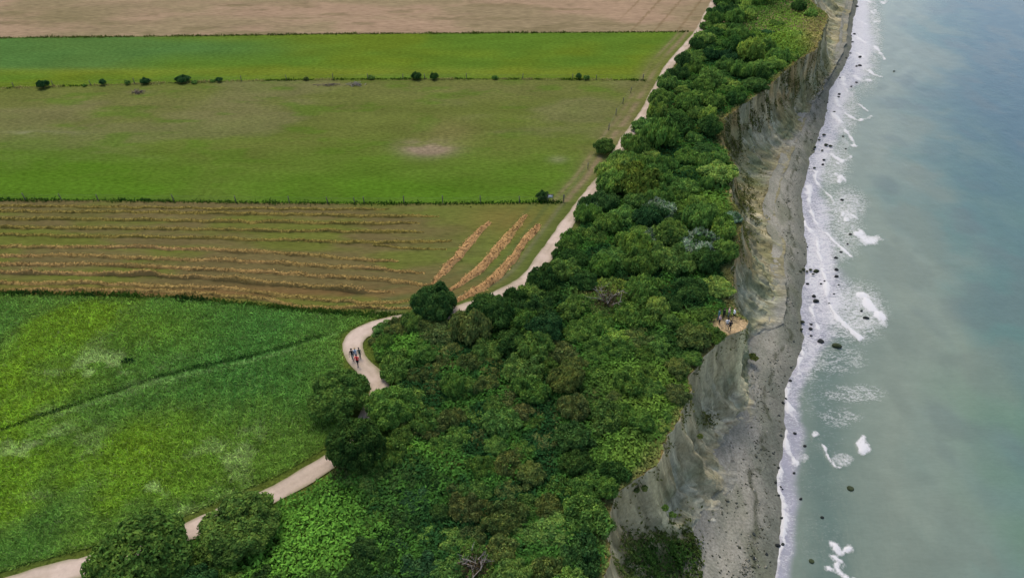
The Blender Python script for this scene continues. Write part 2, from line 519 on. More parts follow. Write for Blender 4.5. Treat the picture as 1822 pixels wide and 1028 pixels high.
Yc = np.concatenate([Y[:, :1], Y], 1); Sc = np.concatenate([S[:, :1], S], 1)
RI = np.concatenate([RI[:, :1], RI], 1); RI2 = np.concatenate([RI2[:, :1], RI2], 1)
n1 = fbm(Yc * .15, Sc * 2, 33, 4); n2 = fbm(Yc * .5, Sc * 3, 37, 4)
cpx, cpy = pix(CX, Yc, CZ)
def cliff_green(px, py, s, n):
    g = gauss(px, py, 1180, 990, 70, 45) * 1.3 + gauss(px, py, 1300, 230, 34, 60) + gauss(px, py, 1330, 370, 26, 60) * .8 \
        + gauss(px, py, 1255, 745, 16, 14) * .8 + gauss(px, py, 1345, 560, 22, 26) * .3 + gauss(px, py, 1400, 150, 50, 26) * .7
    return np.clip(g + sstep(.52, .66, n) * .3, 0, 1.2)
c = mix(A(134, 126, 104), A(104, 106, 86), sstep(.42, .6, n1))
c = mix(c, A(158, 142, 112), sstep(.32, 0, Sc + (n2 - .5) * .4) * .75)
c = mix(c, A(78, 82, 66), sstep(.5, .72, n2) * .5)
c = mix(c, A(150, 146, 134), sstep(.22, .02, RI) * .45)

c = mix(c, A(84, 76, 52), sstep(.5, .66, fbm(Yc * 1.4, Sc * 9, 47, 4)) * .5)
c = mix(c, A(150, 142, 120), sstep(.54, .7, fbm(Yc * .35, Sc * 3, 49, 4)) * .45)
c = mix(c, A(70, 78, 44), cliff_green(cpx, cpy, Sc, n1) * sstep(.38, .58, n2) * .7)
c = mix(c, A(131, 130, 124, .56), sstep(.72, .97, Sc + (n2 - .5) * .25))
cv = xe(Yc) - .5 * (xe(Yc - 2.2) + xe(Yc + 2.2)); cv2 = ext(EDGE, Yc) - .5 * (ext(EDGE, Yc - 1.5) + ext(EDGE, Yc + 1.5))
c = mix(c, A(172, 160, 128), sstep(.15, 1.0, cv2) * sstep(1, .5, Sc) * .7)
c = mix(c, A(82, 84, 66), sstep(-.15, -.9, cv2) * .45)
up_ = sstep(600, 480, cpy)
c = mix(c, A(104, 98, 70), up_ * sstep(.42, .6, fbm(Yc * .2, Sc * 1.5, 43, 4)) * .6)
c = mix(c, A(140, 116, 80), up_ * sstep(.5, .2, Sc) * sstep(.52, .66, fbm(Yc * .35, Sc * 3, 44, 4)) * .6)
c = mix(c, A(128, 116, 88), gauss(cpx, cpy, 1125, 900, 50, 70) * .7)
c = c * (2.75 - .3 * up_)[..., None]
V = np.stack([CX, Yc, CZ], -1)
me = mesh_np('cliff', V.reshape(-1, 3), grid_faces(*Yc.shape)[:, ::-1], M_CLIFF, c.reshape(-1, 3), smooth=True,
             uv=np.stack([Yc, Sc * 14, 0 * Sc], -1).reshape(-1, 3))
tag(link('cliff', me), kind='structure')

# beach
ub = np.linspace(0, 1, 46)
Yb, U = np.meshgrid(ys, ub, indexing='ij')
T0 = xt(Yb) - 2.5; S0 = xs(Yb); E0 = S0 + 9
Xb = np.where(U < .7, T0 + (S0 - T0) * U / .7, S0 + 9 * (U - .7) / .3)
Zb = np.where(U < .7, TOE + .12 + (SEA + .04 - TOE - .12) * (U / .7) ** 1.1, SEA + .04 - (U - .7) * 5)
Zb += (fbm(Xb * .8, Yb * .5, 55, 3) - .5) * .3 * sstep(.68, .5, U)
n = fbm(Xb * .4, Yb * .2, 57, 4)
ds = S0 - Xb
c = mix(A(134, 132, 126), A(110, 112, 104), sstep(.4, .65, n))
c = mix(c, A(150, 146, 138), gauss(ds, 0 * ds, 5.5, 0, 2.0, 1) * .5)
c = mix(c, A(84, 88, 84), np.exp(-(np.maximum(ds, 0) / 2.3) ** 2) * .7)
c = mix(c, A(58, 62, 48), gauss(ds + (n - .5) * 2.5, 0 * ds, 2.6, 0, .35, 1) * sstep(.42, .6, fbm(Xb * 1.3, Yb * .6, 58, 3)) * .8)
c = mix(c, A(92, 96, 80), sstep(.55, .75, fbm(Xb * .25, Yb * .12, 59, 3)) * .5)
me = mesh_np('beach', np.stack([Xb, Yb, Zb], -1).reshape(-1, 3), grid_faces(*Yb.shape)[:, ::-1], M_BEACH, (c * 1.5).reshape(-1, 3), smooth=True)
tag(link('beach', me), kind='structure')

# sea: columns measured from the waterline
dsh = np.concatenate([np.arange(-1.2, 26, .22), np.arange(26, 60, 1.0), np.arange(60, 200, 5.0), [230, 300, 450, 800, 1600, 3500, 8000]])
ysea = [-25.0]
while ysea[-1] < 330: ysea.append(ysea[-1] + (0.12 + 0.0022 * max(ysea[-1], 0) if ysea[-1] > 36 else 2.5))
ysea = np.array(ysea + [380, 500, 800, 1500, 3000, 6000.0, 9000])
Ysn, D = np.meshgrid(ysea, dsh, indexing='ij')
Xs = xs(Ysn) + D
PX, PY = pix(Xs, Ysn, SEA)
nA = fbm(Xs * .045, Ysn * .035, 100, 4); nB = fbm(Xs * .1 + 9, Ysn * .07, 104, 4); nC = fbm(Xs * .9, Ysn * .45, 107, 4)
c = np.broadcast_to(A(134, 148, 138), Xs.shape + (3,))
c = mix(c, A(98, 130, 126), sstep(14, 34, D + (nA - .5) * 40))
c = mix(c, A(84, 122, 116), sstep(30, 62, D + (nA - .5) * 50))
c = mix(c, A(70, 104, 118), sstep(95, 200, Ysn + D * .7 + (nB - .5) * 50) * sstep(14, 50, D + (nB - .5) * 25))  # blue-grey far out: sky reflection and haze painted into the water colour
c = mix(c, A(104, 118, 118), sstep(.56, .72, nB) * sstep(10, 18, D) * .4)
c = mix(c, A(96, 134, 110), sstep(.5, .3, nA) * sstep(90, 50, Ysn) * sstep(12, 30, D) * .7)
c = mix(c, A(118, 132, 124), sstep(.52, .34, nB) * sstep(8, 16, D) * sstep(46, 26, D) * .6)
c = mix(c, A(92, 116, 112), gauss(D, 0 * D, 6.0, 0, 4.5, 1) * sstep(95, 70, Ysn) * .8)
c = mix(c, A(76, 96, 100), gauss(PX, PY, 1600, 600, 60, 40) * sstep(.4, .6, nB) * .25)
# foam: every crest line and patch traced on the photograph (points, half width m, strength)
LINES = [
    ([(1452, 306), (1450, 321), (1471, 343), (1483, 361)], .28, 1.0),
    ([(1438, 334), (1440, 366), (1448, 389), (1461, 407), (1481, 424), (1501, 445), (1514, 457)], .34, 1.05),
    ([(1425, 384), (1435, 402), (1453, 422), (1456, 437), (1461, 462), (1468, 488), (1471, 508), (1473, 533), (1488, 563), (1509, 583), (1529, 600)], .38, 1.15),
    ([(1536, 527), (1546, 546), (1560, 558), (1570, 576)], .6, 1.2),
    ([(1445, 543), (1448, 568), (1456, 596), (1463, 606)], .24, .9),
    ([(1425, 626), (1421, 662)], .25, .8),
    ([(1395, 679), (1400, 707), (1405, 733), (1420, 750)], .32, 1.1),
    ([(1395, 768), (1405, 803), (1418, 826)], .25, .9),
    ([(1385, 819), (1381, 851), (1390, 879), (1391, 910), (1390, 940), (1392, 965), (1382, 988), (1382, 1024)], .27, 1.1),
    ([(1390, 895), (1391, 912), (1391, 928)], .55, 1.0),
    ([(1468, 796), (1472, 812), (1482, 826), (1498, 835)], .15, .9),
    ([(1505, 203), (1520, 212), (1531, 215), (1550, 208)], .32, 1.0),
    ([(1528, 187), (1536, 192), (1545, 198)], .25, .9),
    ([(1483, 202), (1499, 223), (1514, 248), (1520, 262)], .4, 1.05),
    ([(1486, 175), (1493, 190), (1503, 196)], .55, .8),
    ([(1499, 138), (1501, 150), (1508, 163)], .5, .8),
    ([(1523, 66), (1540, 76), (1556, 80)], .5, 1.0),
    ([(1558, 84), (1565, 93), (1573, 105)], .4, 1.0),
    ([(1545, 126), (1556, 133), (1566, 137)], .4, 1.0),
    ([(1520, 136), (1535, 144), (1553, 142)], .7, .7),
    ([(1535, 40), (1548, 48)], .5, .7), ([(1518, 20), (1528, 40)], .7, .6),
    ([(1527, 96), (1540, 104)], .6, .7),
    ([(1485, 310), (1500, 318), (1505, 326)], .3, .9),
    ([(1492, 292), (1502, 285), (1515, 280)], .35, .75),
    ([(1479, 275), (1500, 288)], .5, .8),
    ([(1492, 1012), (1497, 1000), (1486, 990)], .3, .8), ([(1470, 1008), (1490, 1016), (1512, 1030)], .2, .85),
    ([(1486, 971), (1497, 977), (1508, 972)], .28, 1.0),
]
BLOBS = [(1530, 416, 8, 7, 1.2), (1542, 427, 17, 9, 1.2), (1556, 425, 9, 6, .9), (1503, 380, 7, 4, 1.1), (1513, 387, 11, 6, 1.2), (1532, 786, 7, 9, 1.2), (1538, 798, 8, 9, 1.3),
         (1452, 774, 7, 5, .9), (1500, 816, 20, 12, .62), (1440, 337, 8, 9, .9), (1496, 319, 6, 6, 1.0), (1548, 4, 8, 3, .9), (1557, 22, 5, 3, .9), (1562, 40, 6, 3, .9),
         (1497, 1005, 13, 11, .4), (1503, 453, 16, 12, .5), (1512, 375, 14, 8, .5), (1550, 575, 26, 14, .55), (1506, 240, 12, 30, .5), (1545, 80, 22, 12, .5),
         (1503, 205, 14, 25, .5), (1572, 5, 6, 3, .9), (1553, 545, 18, 20, .6), (1430, 815, 14, 8, .5), (1548, 427, 34, 3, .5)]
LACE = [(1515, 555, 50, 45, .62), (1490, 400, 40, 60, .45), (1460, 470, 26, 70, .5), (1505, 365, 32, 28, .55), (1518, 700, 52, 16, .44), (1492, 742, 38, 18, .38), (1490, 640, 50, 26, .38), (1450, 700, 40, 50, .22),
        (1440, 640, 26, 40, .45), (1540, 60, 26, 90, .5), (1500, 190, 26, 50, .5), (1480, 290, 30, 40, .5), (1470, 790, 40, 30, .34), (1440, 850, 16, 40, .3), (1480, 870, 30, 40, .26), (1460, 960, 50, 60, .28)]
lines = np.zeros_like(Xs); near = D < 40
def addline(pts, hw, st):
    P = smooth_line(WL(pts, SEA), .6)[:, :2]
    x0, x1, y0, y1 = P[:, 0].min() - 4, P[:, 0].max() + 4, P[:, 1].min() - 4, P[:, 1].max() + 4
    m = (Xs > x0) & (Xs < x1) & (Ysn > y0) & (Ysn < y1)
    xx, yy = Xs[m] + (nC[m] - .5) * 1.3, Ysn[m] + (fbm(Xs[m] * 1.1, Ysn[m] * .7, 111, 3) - .5) * 1.6
    d, _, a = dist_poly(xx, yy, P)
    w = hw * (.25 + 1.5 * fbm(a * .45, a * 0, 112, 3)); st = st * (.45 + .75 * sstep(.3, .55, fbm(a * .6, a * 0 + 4, 113, 3)))
    # sharp on the landward side, ragged trailing foam seaward
    lines[m] = np.maximum(lines[m], st * np.exp(-(d / w) ** 2) + .3 * st * np.exp(-(d / (w * 3.5)) ** 2))
for L_ in LINES: addline(*L_)
wx = (nC - .5) * 16; wy = (fbm(Xs * .8, Ysn * .8, 115, 3) - .5) * 12
for (bx, by, sx, sy, st) in BLOBS:
    g = gauss(PX + wx, PY + wy, bx, by, sx, sy)
    lines = np.maximum(lines, np.clip(g * 1.7, 0, 1) * st * (.28 + 1.0 * nC))
lace = np.zeros_like(Xs)
for (bx, by, sx, sy, st) in LACE: lace = np.maximum(lace, st * (1.05 if by < 620 else .85 if by < 760 else .45) * np.clip(gauss(PX + wx, PY, bx, by, sx, sy) * 1.7, 0, 1))
swash_w = np.interp(Ysn, *[np.array(v)[::-1] for v in zip(*[(W(1525, p, SEA)[1], w) for p, w in
          [(5, 4.5), (60, 6.5), (120, 7.5), (160, 6.0), (210, 4.5), (260, 5.0), (320, 3.5), (380, 5.5), (450, 5.0), (520, 7), (590, 5.5), (640, 3), (700, 2.6), (800, 2.8), (900, 2.3), (1000, 2.0)]])])
sw = sstep(1.0, .55, D / (swash_w * (.95 + .6 * fbm(Ysn * .3, D * .1, 117, 3)))) * (D > -1.2)
c = mix(c, A(168, 168, 188), sw * (.7 + .4 * nC))
SWF = mix(c, c, 0)
h = -0.02 + .05 * np.sin(D * .9 - 1.5 + nA * 12) * sstep(1, 6, D) * sstep(200, 60, D) + .16 * lines * (D > .5) + .05 * (nC - .5) * sstep(1, 4, D)
me = mesh_np('sea', np.stack([Xs, Ysn, SEA + h], -1).reshape(-1, 3), grid_faces(*Xs.shape)[:, ::-1], None or [], c.reshape(-1, 3), smooth=True,
             uv=np.stack([lines, lace + sw * .24, sw], -1).reshape(-1, 3))
def sea_fn(nt, N, out):
    col = N('Attribute', attribute_name='Col').outputs['Color']
    st = N('Attribute', attribute_name='st').outputs['Vector']
    sp = N('SeparateXYZ'); nt.links.new(st, sp.inputs[0])
    def ridge(sc, st, k):
        f = noise_nodes(nt, N, sc, st, 5, .62)
        m1 = N('Math', operation='SUBTRACT'); nt.links.new(f, m1.inputs[0]); m1.inputs[1].default_value = .5
        m2 = N('Math', operation='ABSOLUTE'); nt.links.new(m1.outputs[0], m2.inputs[0])
        return remap(nt, N, m2.outputs[0], 0, k, 1, 0)
    r1 = ridge(.9, (.7, 1.5, 1), .07); r3 = ridge(2.3, (.6, 1.6, 1), .09)
    fine = noise_nodes(nt, N, 3.2, (1, 1, 1), 6, .7)
    s1 = N('Math', operation='MULTIPLY'); nt.links.new(r1, s1.inputs[0]); s1.inputs[1].default_value = .45
    s0 = N('Math', operation='MULTIPLY_ADD'); nt.links.new(r3, s0.inputs[0]); s0.inputs[1].default_value = .35; nt.links.new(s1.outputs[0], s0.inputs[2])
    s3 = N('Math', operation='ADD'); nt.links.new(s0.outputs[0], s3.inputs[0]); nt.links.new(remap(nt, N, fine, .3, .7, -.15, .45), s3.inputs[1])
    s2 = N('Math', operation='ADD'); nt.links.new(s3.outputs[0], s2.inputs[0]); nt.links.new(sp.outputs['Y'], s2.inputs[1])
    lacef = remap(nt, N, s2.outputs[0], .75, 1.35, 0, .8)
    gate = N('Math', operation='MULTIPLY'); nt.links.new(lacef, gate.inputs[0])
    nt.links.new(remap(nt, N, sp.outputs['Y'], .08, .35, 0, 1), gate.inputs[1])
    lf = N('Math', operation='MULTIPLY'); nt.links.new(sp.outputs['X'], lf.inputs[0]); nt.links.new(remap(nt, N, fine, .3, .7, .45, 1.4), lf.inputs[1])
    linef = remap(nt, N, lf.outputs[0], .28, .75, 0, 1)
    mxm = N('Math', operation='MAXIMUM'); nt.links.new(gate.outputs[0], mxm.inputs[0]); nt.links.new(linef, mxm.inputs[1])
    tiny = noise_nodes(nt, N, 2.2, (.5, 1.6, 1), 4, .7)
    col = scale_color(nt, N, col, remap(nt, N, tiny, .3, .7, .94, 1.06))
    wcol = scale_color(nt, N, col, remap(nt, N, noise_nodes(nt, N, .5, (.45, 1.3, 1), 4), .3, .7, .95, 1.05))
    mc = N('MixRGB'); nt.links.new(mxm.outputs[0], mc.inputs[0]); nt.links.new(wcol, mc.inputs[1])
    mc.inputs[2].default_value = (*A(232, 232, 242), 1)
    p = N('BsdfPrincipled'); p.inputs['IOR'].default_value = 1.33; p.inputs['Specular IOR Level'].default_value = .38
    nt.links.new(mc.outputs[0], p.inputs['Base Color'])
    nt.links.new(remap(nt, N, mxm.outputs[0], 0, 1, .22, .8), p.inputs['Roughness'])
    b1 = noise_nodes(nt, N, 1.1, (.9, .5, 1), 5, .6)
    hh = N('Math', operation='ADD'); nt.links.new(b1, hh.inputs[0]); nt.links.new(mxm.outputs[0], hh.inputs[1])
    bm_ = N('Bump'); bm_.inputs['Strength'].default_value = .35; bm_.inputs['Distance'].default_value = .2
    nt.links.new(hh.outputs[0], bm_.inputs['Height']); nt.links.new(bm_.outputs[0], p.inputs['Normal'])
    nt.links.new(p.outputs[0], out.inputs[0])
me.materials.append(material('sea_water', sea_fn))
tag(link('sea', me), kind='structure')

# ------------------------------------------------------------------ leaf cards
def cards(P, Nrm, size, col, aspect=1.0, up=None, r=None):
    """leaf-shaped quads at P, facing Nrm; aspect > 1 stretches along 'up'"""
    r = r or rng
    n = len(P)
    Nrm = Nrm / (np.linalg.norm(Nrm, axis=1)[:, None] + 1e-9)
    ref = r.normal(size=(n, 3)) if up is None else up + r.normal(size=(n, 3)) * .25
    a = np.cross(Nrm, ref); a /= np.linalg.norm(a, axis=1)[:, None] + 1e-9
    b = np.cross(a, Nrm)
    s = np.asarray(size)[:, None] * .5
    asp = np.asarray(aspect)[:, None] if np.ndim(aspect) else aspect
    V = np.stack([P - b * s * asp, P + a * s * .8 + Nrm * s * .15, P + b * s * asp, P - a * s * .8 + Nrm * s * .15], 1).reshape(-1, 3)
    F = np.arange(4 * n).reshape(n, 4)
    return V, F, np.repeat(col, 4, 0)

SILVMIX = 'silver'
def crown_mesh(name, R, H, lobes, nleaf, leaf, seed, spiky=.35, base=(1, 1, 1), rise=.0):
    """a crown: leaves spread over and inside several uneven lobes, with shoots standing out of the top"""
    r = np.random.default_rng(seed)
    Ls = [(0, 0, H * .42 + rise, R * .72, H * .44)]
    for i in range(lobes * 3):
        a = r.uniform(0, 2 * math.pi); t = r.uniform(0, 1) ** .6; el = math.acos(1 - t * 1.05)
        q = R * r.uniform(.12, .28)
        rr_ = R * r.uniform(.58, .86)
        Ls.append((math.cos(a) * math.sin(el) * rr_, math.sin(a) * math.sin(el) * rr_, max(q * .6, H * (.42 + .46 * math.cos(el)) * r.uniform(.8, 1.08)) + rise, q, q * r.uniform(.8, 1.25)))
    Ls = np.array(Ls)
    wgt = Ls[:, 3] ** 2; wgt /= wgt.sum()
    k = r.choice(len(Ls), nleaf, p=wgt)
    d = r.normal(size=(nleaf, 3)); d /= np.linalg.norm(d, axis=1)[:, None]
    d[:, 2] = np.where(d[:, 2] < -.35, -d[:, 2], d[:, 2])
    rad = r.uniform(.72, 1.04, nleaf) + .10 * (noise(d[:, 0] * 3 + k, d[:, 1] * 3 + d[:, 2] * 2, seed) - .5) * 3
    P = Ls[k, :3] + d * rad[:, None] * np.stack([Ls[k, 3], Ls[k, 3], Ls[k, 4]], 1)
    P[:, 2] = np.maximum(P[:, 2], .05)
    # drop leaves buried deep in other lobes, so the count is spent on what shows
    Nn = d + np.array([0, 0, .5]) + r.normal(size=(nleaf, 3)) * .5
    spike = r.random(nleaf) < spiky
    Nn[spike, 2] *= .2
    up = np.where(spike[:, None], np.tile([0, 0, 1.0], (nleaf, 1)) + d * .5, r.normal(size=(nleaf, 3)) * 2)
    sz = leaf * r.uniform(.6, 1.4, nleaf)
    asp = np.where(spike, r.uniform(1.5, 3.2, nleaf), r.uniform(.8, 1.3, nleaf))
    clump = noise(P[:, 0] * 1.6 + seed, P[:, 1] * 1.6 + P[:, 2], seed + 3)
    b = (.6 + .75 * clump) * r.uniform(.65, 1.4, nleaf)
    tint = np.stack([b * (1 + .35 * (r.random(nleaf) - .5) + .25 * (clump - .5)), b, b * (1 - .25 * (clump - .5))], 1)
    if base is SILVMIX:
        sm = (r.random(nleaf) < .35 + .5 * clump * (P[:, 2] > H * .45))[:, None]
        tint = np.where(sm, b[:, None] * A(134, 152, 130, 1.7), b[:, None] * A(72, 102, 62, 2.6)); base = (1, 1, 1)
    V, F, c = cards(P, Nn, sz, tint * np.array(base), asp, up, r)
    return mesh_np(name, V, F, M_LEAF, c)

def tube(path, radii, seg=6):
    path = np.asarray(path, float); n = len(path)
    T = np.gradient(path, axis=0); T /= np.linalg.norm(T, axis=1)[:, None] + 1e-9
    ref = np.array([0, 0, 1.0]) if abs(T[0, 2]) < .8 else np.array([1.0, 0, 0])
    a = np.cross(T, ref); a /= np.linalg.norm(a, axis=1)[:, None] + 1e-9; b = np.cross(T, a)
    ang = np.arange(seg) * 2 * math.pi / seg
    V = path[:, None] + (np.cos(ang)[None, :, None] * a[:, None] + np.sin(ang)[None, :, None] * b[:, None]) * np.asarray(radii)[:, None, None]
    V = V.reshape(-1, 3); F = []
    for i in range(n - 1):
        for j in range(seg):
            F.append((i * seg + j, i * seg + (j + 1) % seg, (i + 1) * seg + (j + 1) % seg, (i + 1) * seg + j))
    return V, np.array(F)

def join(parts):
    V, F, o = [], [], 0
    for v, f in parts:
        V.append(v); F.append(f + o); o += len(v)
    return np.vstack(V), np.vstack(F)

def trunk_mesh(name, R, H, seed, mat=None):
    r = np.random.default_rng(seed); parts = []
    stems = r.integers(3, 6)
    for i in range(stems):
        a = r.uniform(0, 6.28); top = np.array([math.cos(a) * R * .5, math.sin(a) * R * .5, H * r.uniform(.55, .8)])
        p0 = np.array([math.cos(a) * .12, math.sin(a) * .12, -.15])
        mid = (p0 + top) / 2 + r.normal(size=3) * .12 * np.array([1, 1, .2])
        path = smooth_line(np.array([p0, mid, top]), .4)
        parts.append(tube(path, np.linspace(.09, .02, len(path)) * R * .5, 5))
        for q in range(3):
            s = path[int(len(path) * (.4 + .15 * q))]; e = s + np.array([r.normal() * R * .3, r.normal() * R * .3, H * .25])
            parts.append(tube(np.array([s, (s + e) / 2 + r.normal(size=3) * .05, e]), np.array([.03, .02, .01]) * R * .6, 4))
    V, F = join(parts)
    return mesh_np(name, V, F, mat or M_BARK, smooth=True)

CR = [crown_mesh('crown', 2.2, 2.4, 10, 6000, .20, 11, .45), crown_mesh('crown', 2.2, 2.1, 14, 6000, .19, 12, .6),
      crown_mesh('crown', 2.2, 2.8, 9, 6000, .2, 13, .45), crown_mesh('crown', 2.2, 1.8, 16, 6000, .19, 14, .7),
      crown_mesh('crown', 2.2, 2.3, 12, 6000, .19, 15, .55), crown_mesh('crown', 2.2, 2.0, 18, 6000, .19, 16, .7)]
CRS = [crown_mesh('crown', 1.0, 1.2, 7, 1100, .20, 31, .4), crown_mesh('crown', 1.0, 1.0, 9, 1100, .19, 32, .6), crown_mesh('crown', 1.0, 1.5, 6, 1100, .2, 33, .3)]
SILV = crown_mesh('crown', 2.2, 2.3, 14, 4600, .24, 19, .5, base=SILVMIX)
TR = [trunk_mesh('trunk', 2.2, 2.5, 61), trunk_mesh('trunk', 2.2, 2.3, 62)]
BIG = [crown_mesh('crown', 3.2, 4.6, 26, 38000, .2, 71, .2, rise=.3), crown_mesh('crown', 3.2, 4.0, 30, 38000, .2, 72, .3, rise=.2),
       crown_mesh('crown', 3.2, 3.4, 28, 38000, .19, 73, .35, rise=.1)]
BTR = trunk_mesh('trunk', 3.0, 4.0, 75)

DARK, MID, LIGHT = A(48, 72, 36, 3.1), A(70, 94, 44, 3.6), A(92, 112, 52, 3.7)
OLIVE, BROWN, SILVER, YELL, BLUEG = A(76, 88, 48, 3.2), A(90, 86, 56, 3.0), A(140, 156, 148, 2.2), A(84, 104, 46, 2.8), A(44, 72, 42, 2.9)

def set_tint(o, c, v=.12):
    k = 1 + random.uniform(-v, v)
    o.color = (c[0] * k * (1 + random.uniform(-.08, .08)), c[1] * k, c[2] * k * (1 + random.uniform(-.1, .1)), 1)

def shrub(name, px, py, wpx, hfac, tint, label, cat='bush', group=None, big=False, var=0, z=0.0, mesh=None):
    """one free-standing shrub: base at the pixel, width in photograph pixels"""
    p = W(px, py, z)
    R = wpx / ppm(p[1], z) / 2 * (.88 if name == 'fence_bush' else 1)
    root = empty(name, tuple(p + np.array([0, R * .55, 0])), random.uniform(0, 6.28))
    tag(root, label, cat, group)
    cm, base_r, base_h = (BIG[var % 3], 3.2, 4.2) if big else (CR[var % 6], 2.2, 2.5) if R > 1.1 else (CRS[var % 3], 1.0, 1.2)
    k = R / base_r / .95
    cm = mesh or cm
    s = (k, k, k * hfac)
    cr = link('crown', cm, root); cr.scale = s; set_tint(cr, tint, .05)
    tr = link('trunk', BTR if big else TR[var % 2], root); kk = R / (3.0 if big else 2.2) * .8
    tr.scale = (kk, kk, kk * hfac)
    return root

# big free-standing trees and bushes (base pixel, width in pixels)
shrub('tree', 634, 846, 104, 1.12, DARK * .8, 'tall dark green tree right beside the path above the bramble bank', 'tree', big=True, var=0)
shrub('bush', 602, 744, 108, .82, MID * .72, 'broad dark bush on the meadow side, hiding the path below the bend', big=True, var=1)
shrub('bush', 697, 762, 88, 1.1, MID * 1.05, 'rounded mid green bush just right of where the path disappears', big=True, var=2)
shrub('bush', 248, 1064, 172, .85, MID * .66, 'largest dark bush, by the path at the bottom edge', big=True, var=1)
shrub('bush', 426, 990, 138, .66, MID * .66, 'wide dark bush with the path passing behind it, below the flowery meadow', big=True, var=0)
shrub('bush', 358, 1036, 84, .8, MID * 1.1, 'small lighter green bush in front of and between the two widest bushes', var=3)
shrub('bush', 772, 574, 80, 1.15, DARK * 1.05, 'round dark bush standing alone against the lower corner of the hay field', big=True, var=2)
shrub('bush', 873, 582, 66, 1.1, DARK * 1.1, 'dark bush beside the path east of the round one', big=True, var=1)
shrub('bush', 806, 712, 50, 1.4, MID, 'upright green bush in a clearing, with bright brambles in front', var=2)
shrub('bush', 757, 776, 56, 1.1, MID * .9, 'green bush between the path disappearing and the bright bramble clearing', var=4)
shrub('bush', 1077, 277, 42, 1.1, MID * .8, 'round bush on the pasture side of the path, alone', var=0)
shrub('bush', 965, 358, 24, 1.1, DARK, 'small dark bush left of the white sign', var=4)
shrub('bush', 1127, 352, 96, .9, YELL * .8, 'yellow-green bush near the path above the silvery ones', var=1)
for (px, py, w, lb) in [(1052, 385, 50, 'silver-leaved shrub at the very edge of the path'), (1172, 390, 62, 'silver-leaved shrub in the middle of the thicket, behind the other pale ones'),
                        (1168, 440, 56, 'silver-leaved shrub lying nearest to the centre of the thicket'), (1250, 462, 84, 'largest silver-leaved shrub, towards the cliff'),
                        (1306, 398, 34, 'small silver-leaved shrub on the cliff lip'), (1210, 440, 40, 'silver-leaved shrub touching the largest silvery one')]:
    shrub('silver_shrub', px, py, w, .72, np.array([1, 1, 1]), lb, 'shrub', 'silver-leaved shrubs in the clifftop thicket', var=3, mesh=SILV)
# bushes on the fence line between the pastures
for i, (px, py, w, hf, t, lb) in enumerate([
    (76, 159, 25, 1.1, BLUEG * .8, 'large round bush nearest the left end of the upper pasture fence'),
    (150, 155, 8, 1.0, MID, 'tiny bush second from the left end of the upper fence'),
    (183, 153, 15, 1.1, BLUEG, 'small bush third from the left end of the upper fence'),
    (226, 152, 12, 1.1, MID, 'small lighter bush fourth from the left on the upper fence'),
    (258, 151, 21, .9, BLUEG, 'bush directly behind the brush heap on the upper fence'),
    (324, 149, 30, .8, BLUEG, 'long low bush, widest in the left half of the upper fence'),
    (345, 150, 14, .6, MID, 'low green clump against the right end of the long low bush'),
    (378, 147, 12, .7, MID, 'left clump of the pair right of the long low bush'),
    (390, 147, 14, .9, BLUEG, 'right dark clump of the pair right of the long low bush'),
    (545, 144, 12, .8, OLIVE, 'low olive clump on the fence behind the fallen branches'),
    (660, 142, 15, .8, MID, 'low bush between the fallen branches and the two round bushes'),
    (741, 143, 21, 1.3, DARK, 'tallest round bush in the middle of the upper fence'),
    (772, 143, 19, 1.0, DARK, 'round bush just right of the tallest one on the upper fence'),
    (881, 142, 14, .8, MID, 'single low bush on the upper fence, right of the round pair'),
    (1030, 142, 14, 1.1, DARK, 'dark bush of the pair near the right end of the upper fence'),
    (1044, 143, 16, .7, MID, 'lower bush of the pair near the right end of the upper fence')]):
    shrub('fence_bush', px, py, w, hf, t, lb, 'bush', 'bushes along the upper pasture fence', var=i)

# ------------------------------------------------------------------ thicket: individual shrubs between the path and the cliff
POLY = [(1278, -30), (1262, 10), (1248, 60), (1212, 100), (1200, 125), (1180, 165), (1165, 195), (1140, 240), (1105, 290), (1078, 330), (1045, 375), (1030, 410), (1000, 450), (962, 500),
        (910, 545), (850, 570), (790, 580), (730, 588), (680, 600), (662, 625), (700, 665), (712, 700), (700, 760), (690, 800), (650, 850), (600, 845), (540, 880), (470, 905), (420, 935), (330, 965), (240, 1010), (150, 1060), (1060, 1075)]
PW = np.array([W(*p)[:2] for p in POLY])
def in_thicket(x, y, inset=0.0):
    """between the traced outline and the cliff lip"""
    P = PW[:-1]; x = np.asarray(x, float); y = np.asarray(y, float)
    Q = np.vstack([P, [[200, P[-1, 1]], [200, P[0, 1]]]])
    ins = np.zeros(x.shape, bool); n = len(Q); j = n - 1
    for i in range(n):
        with np.errstate(divide='ignore', invalid='ignore'):
            cnd = ((Q[i, 1] > y) != (Q[j, 1] > y)) & (x < (Q[j, 0] - Q[i, 0]) * (y - Q[i, 1]) / (Q[j, 1] - Q[i, 1] + 1e-12) + Q[i, 0])
        ins ^= cnd; j = i
    return ins & (x < xe(y) - inset)
def low_zone(px, py):
    g = gauss(px, py, 1050, 640, 40, 10) + gauss(px, py, 1200, 640, 26, 30) + gauss(px, py, 560, 930, 105, 80) + gauss(px, py, 470, 1010, 110, 40) + gauss(px, py, 725, 800, 50, 22) + gauss(px, py, 1415, 58, 75, 42) * 1.4 + gauss(px, py, 1255, 378, 60, 30) * 1.2 \
        + gauss(px, py, 1225, 572, 60, 18) + gauss(px, py, 1150, 700, 80, 50) + gauss(px, py, 1120, 815, 66, 40) + gauss(px, py, 720, 620, 55, 32) + gauss(px, py, 790, 735, 26, 10) \
        + gauss(px, py, 1298, 580, 38, 26) * 1.8
    return g
pts = []
tries = 0
cpy = rng.uniform(-12, 1060, 60000); cpx = rng.uniform(300, 1500, 60000)
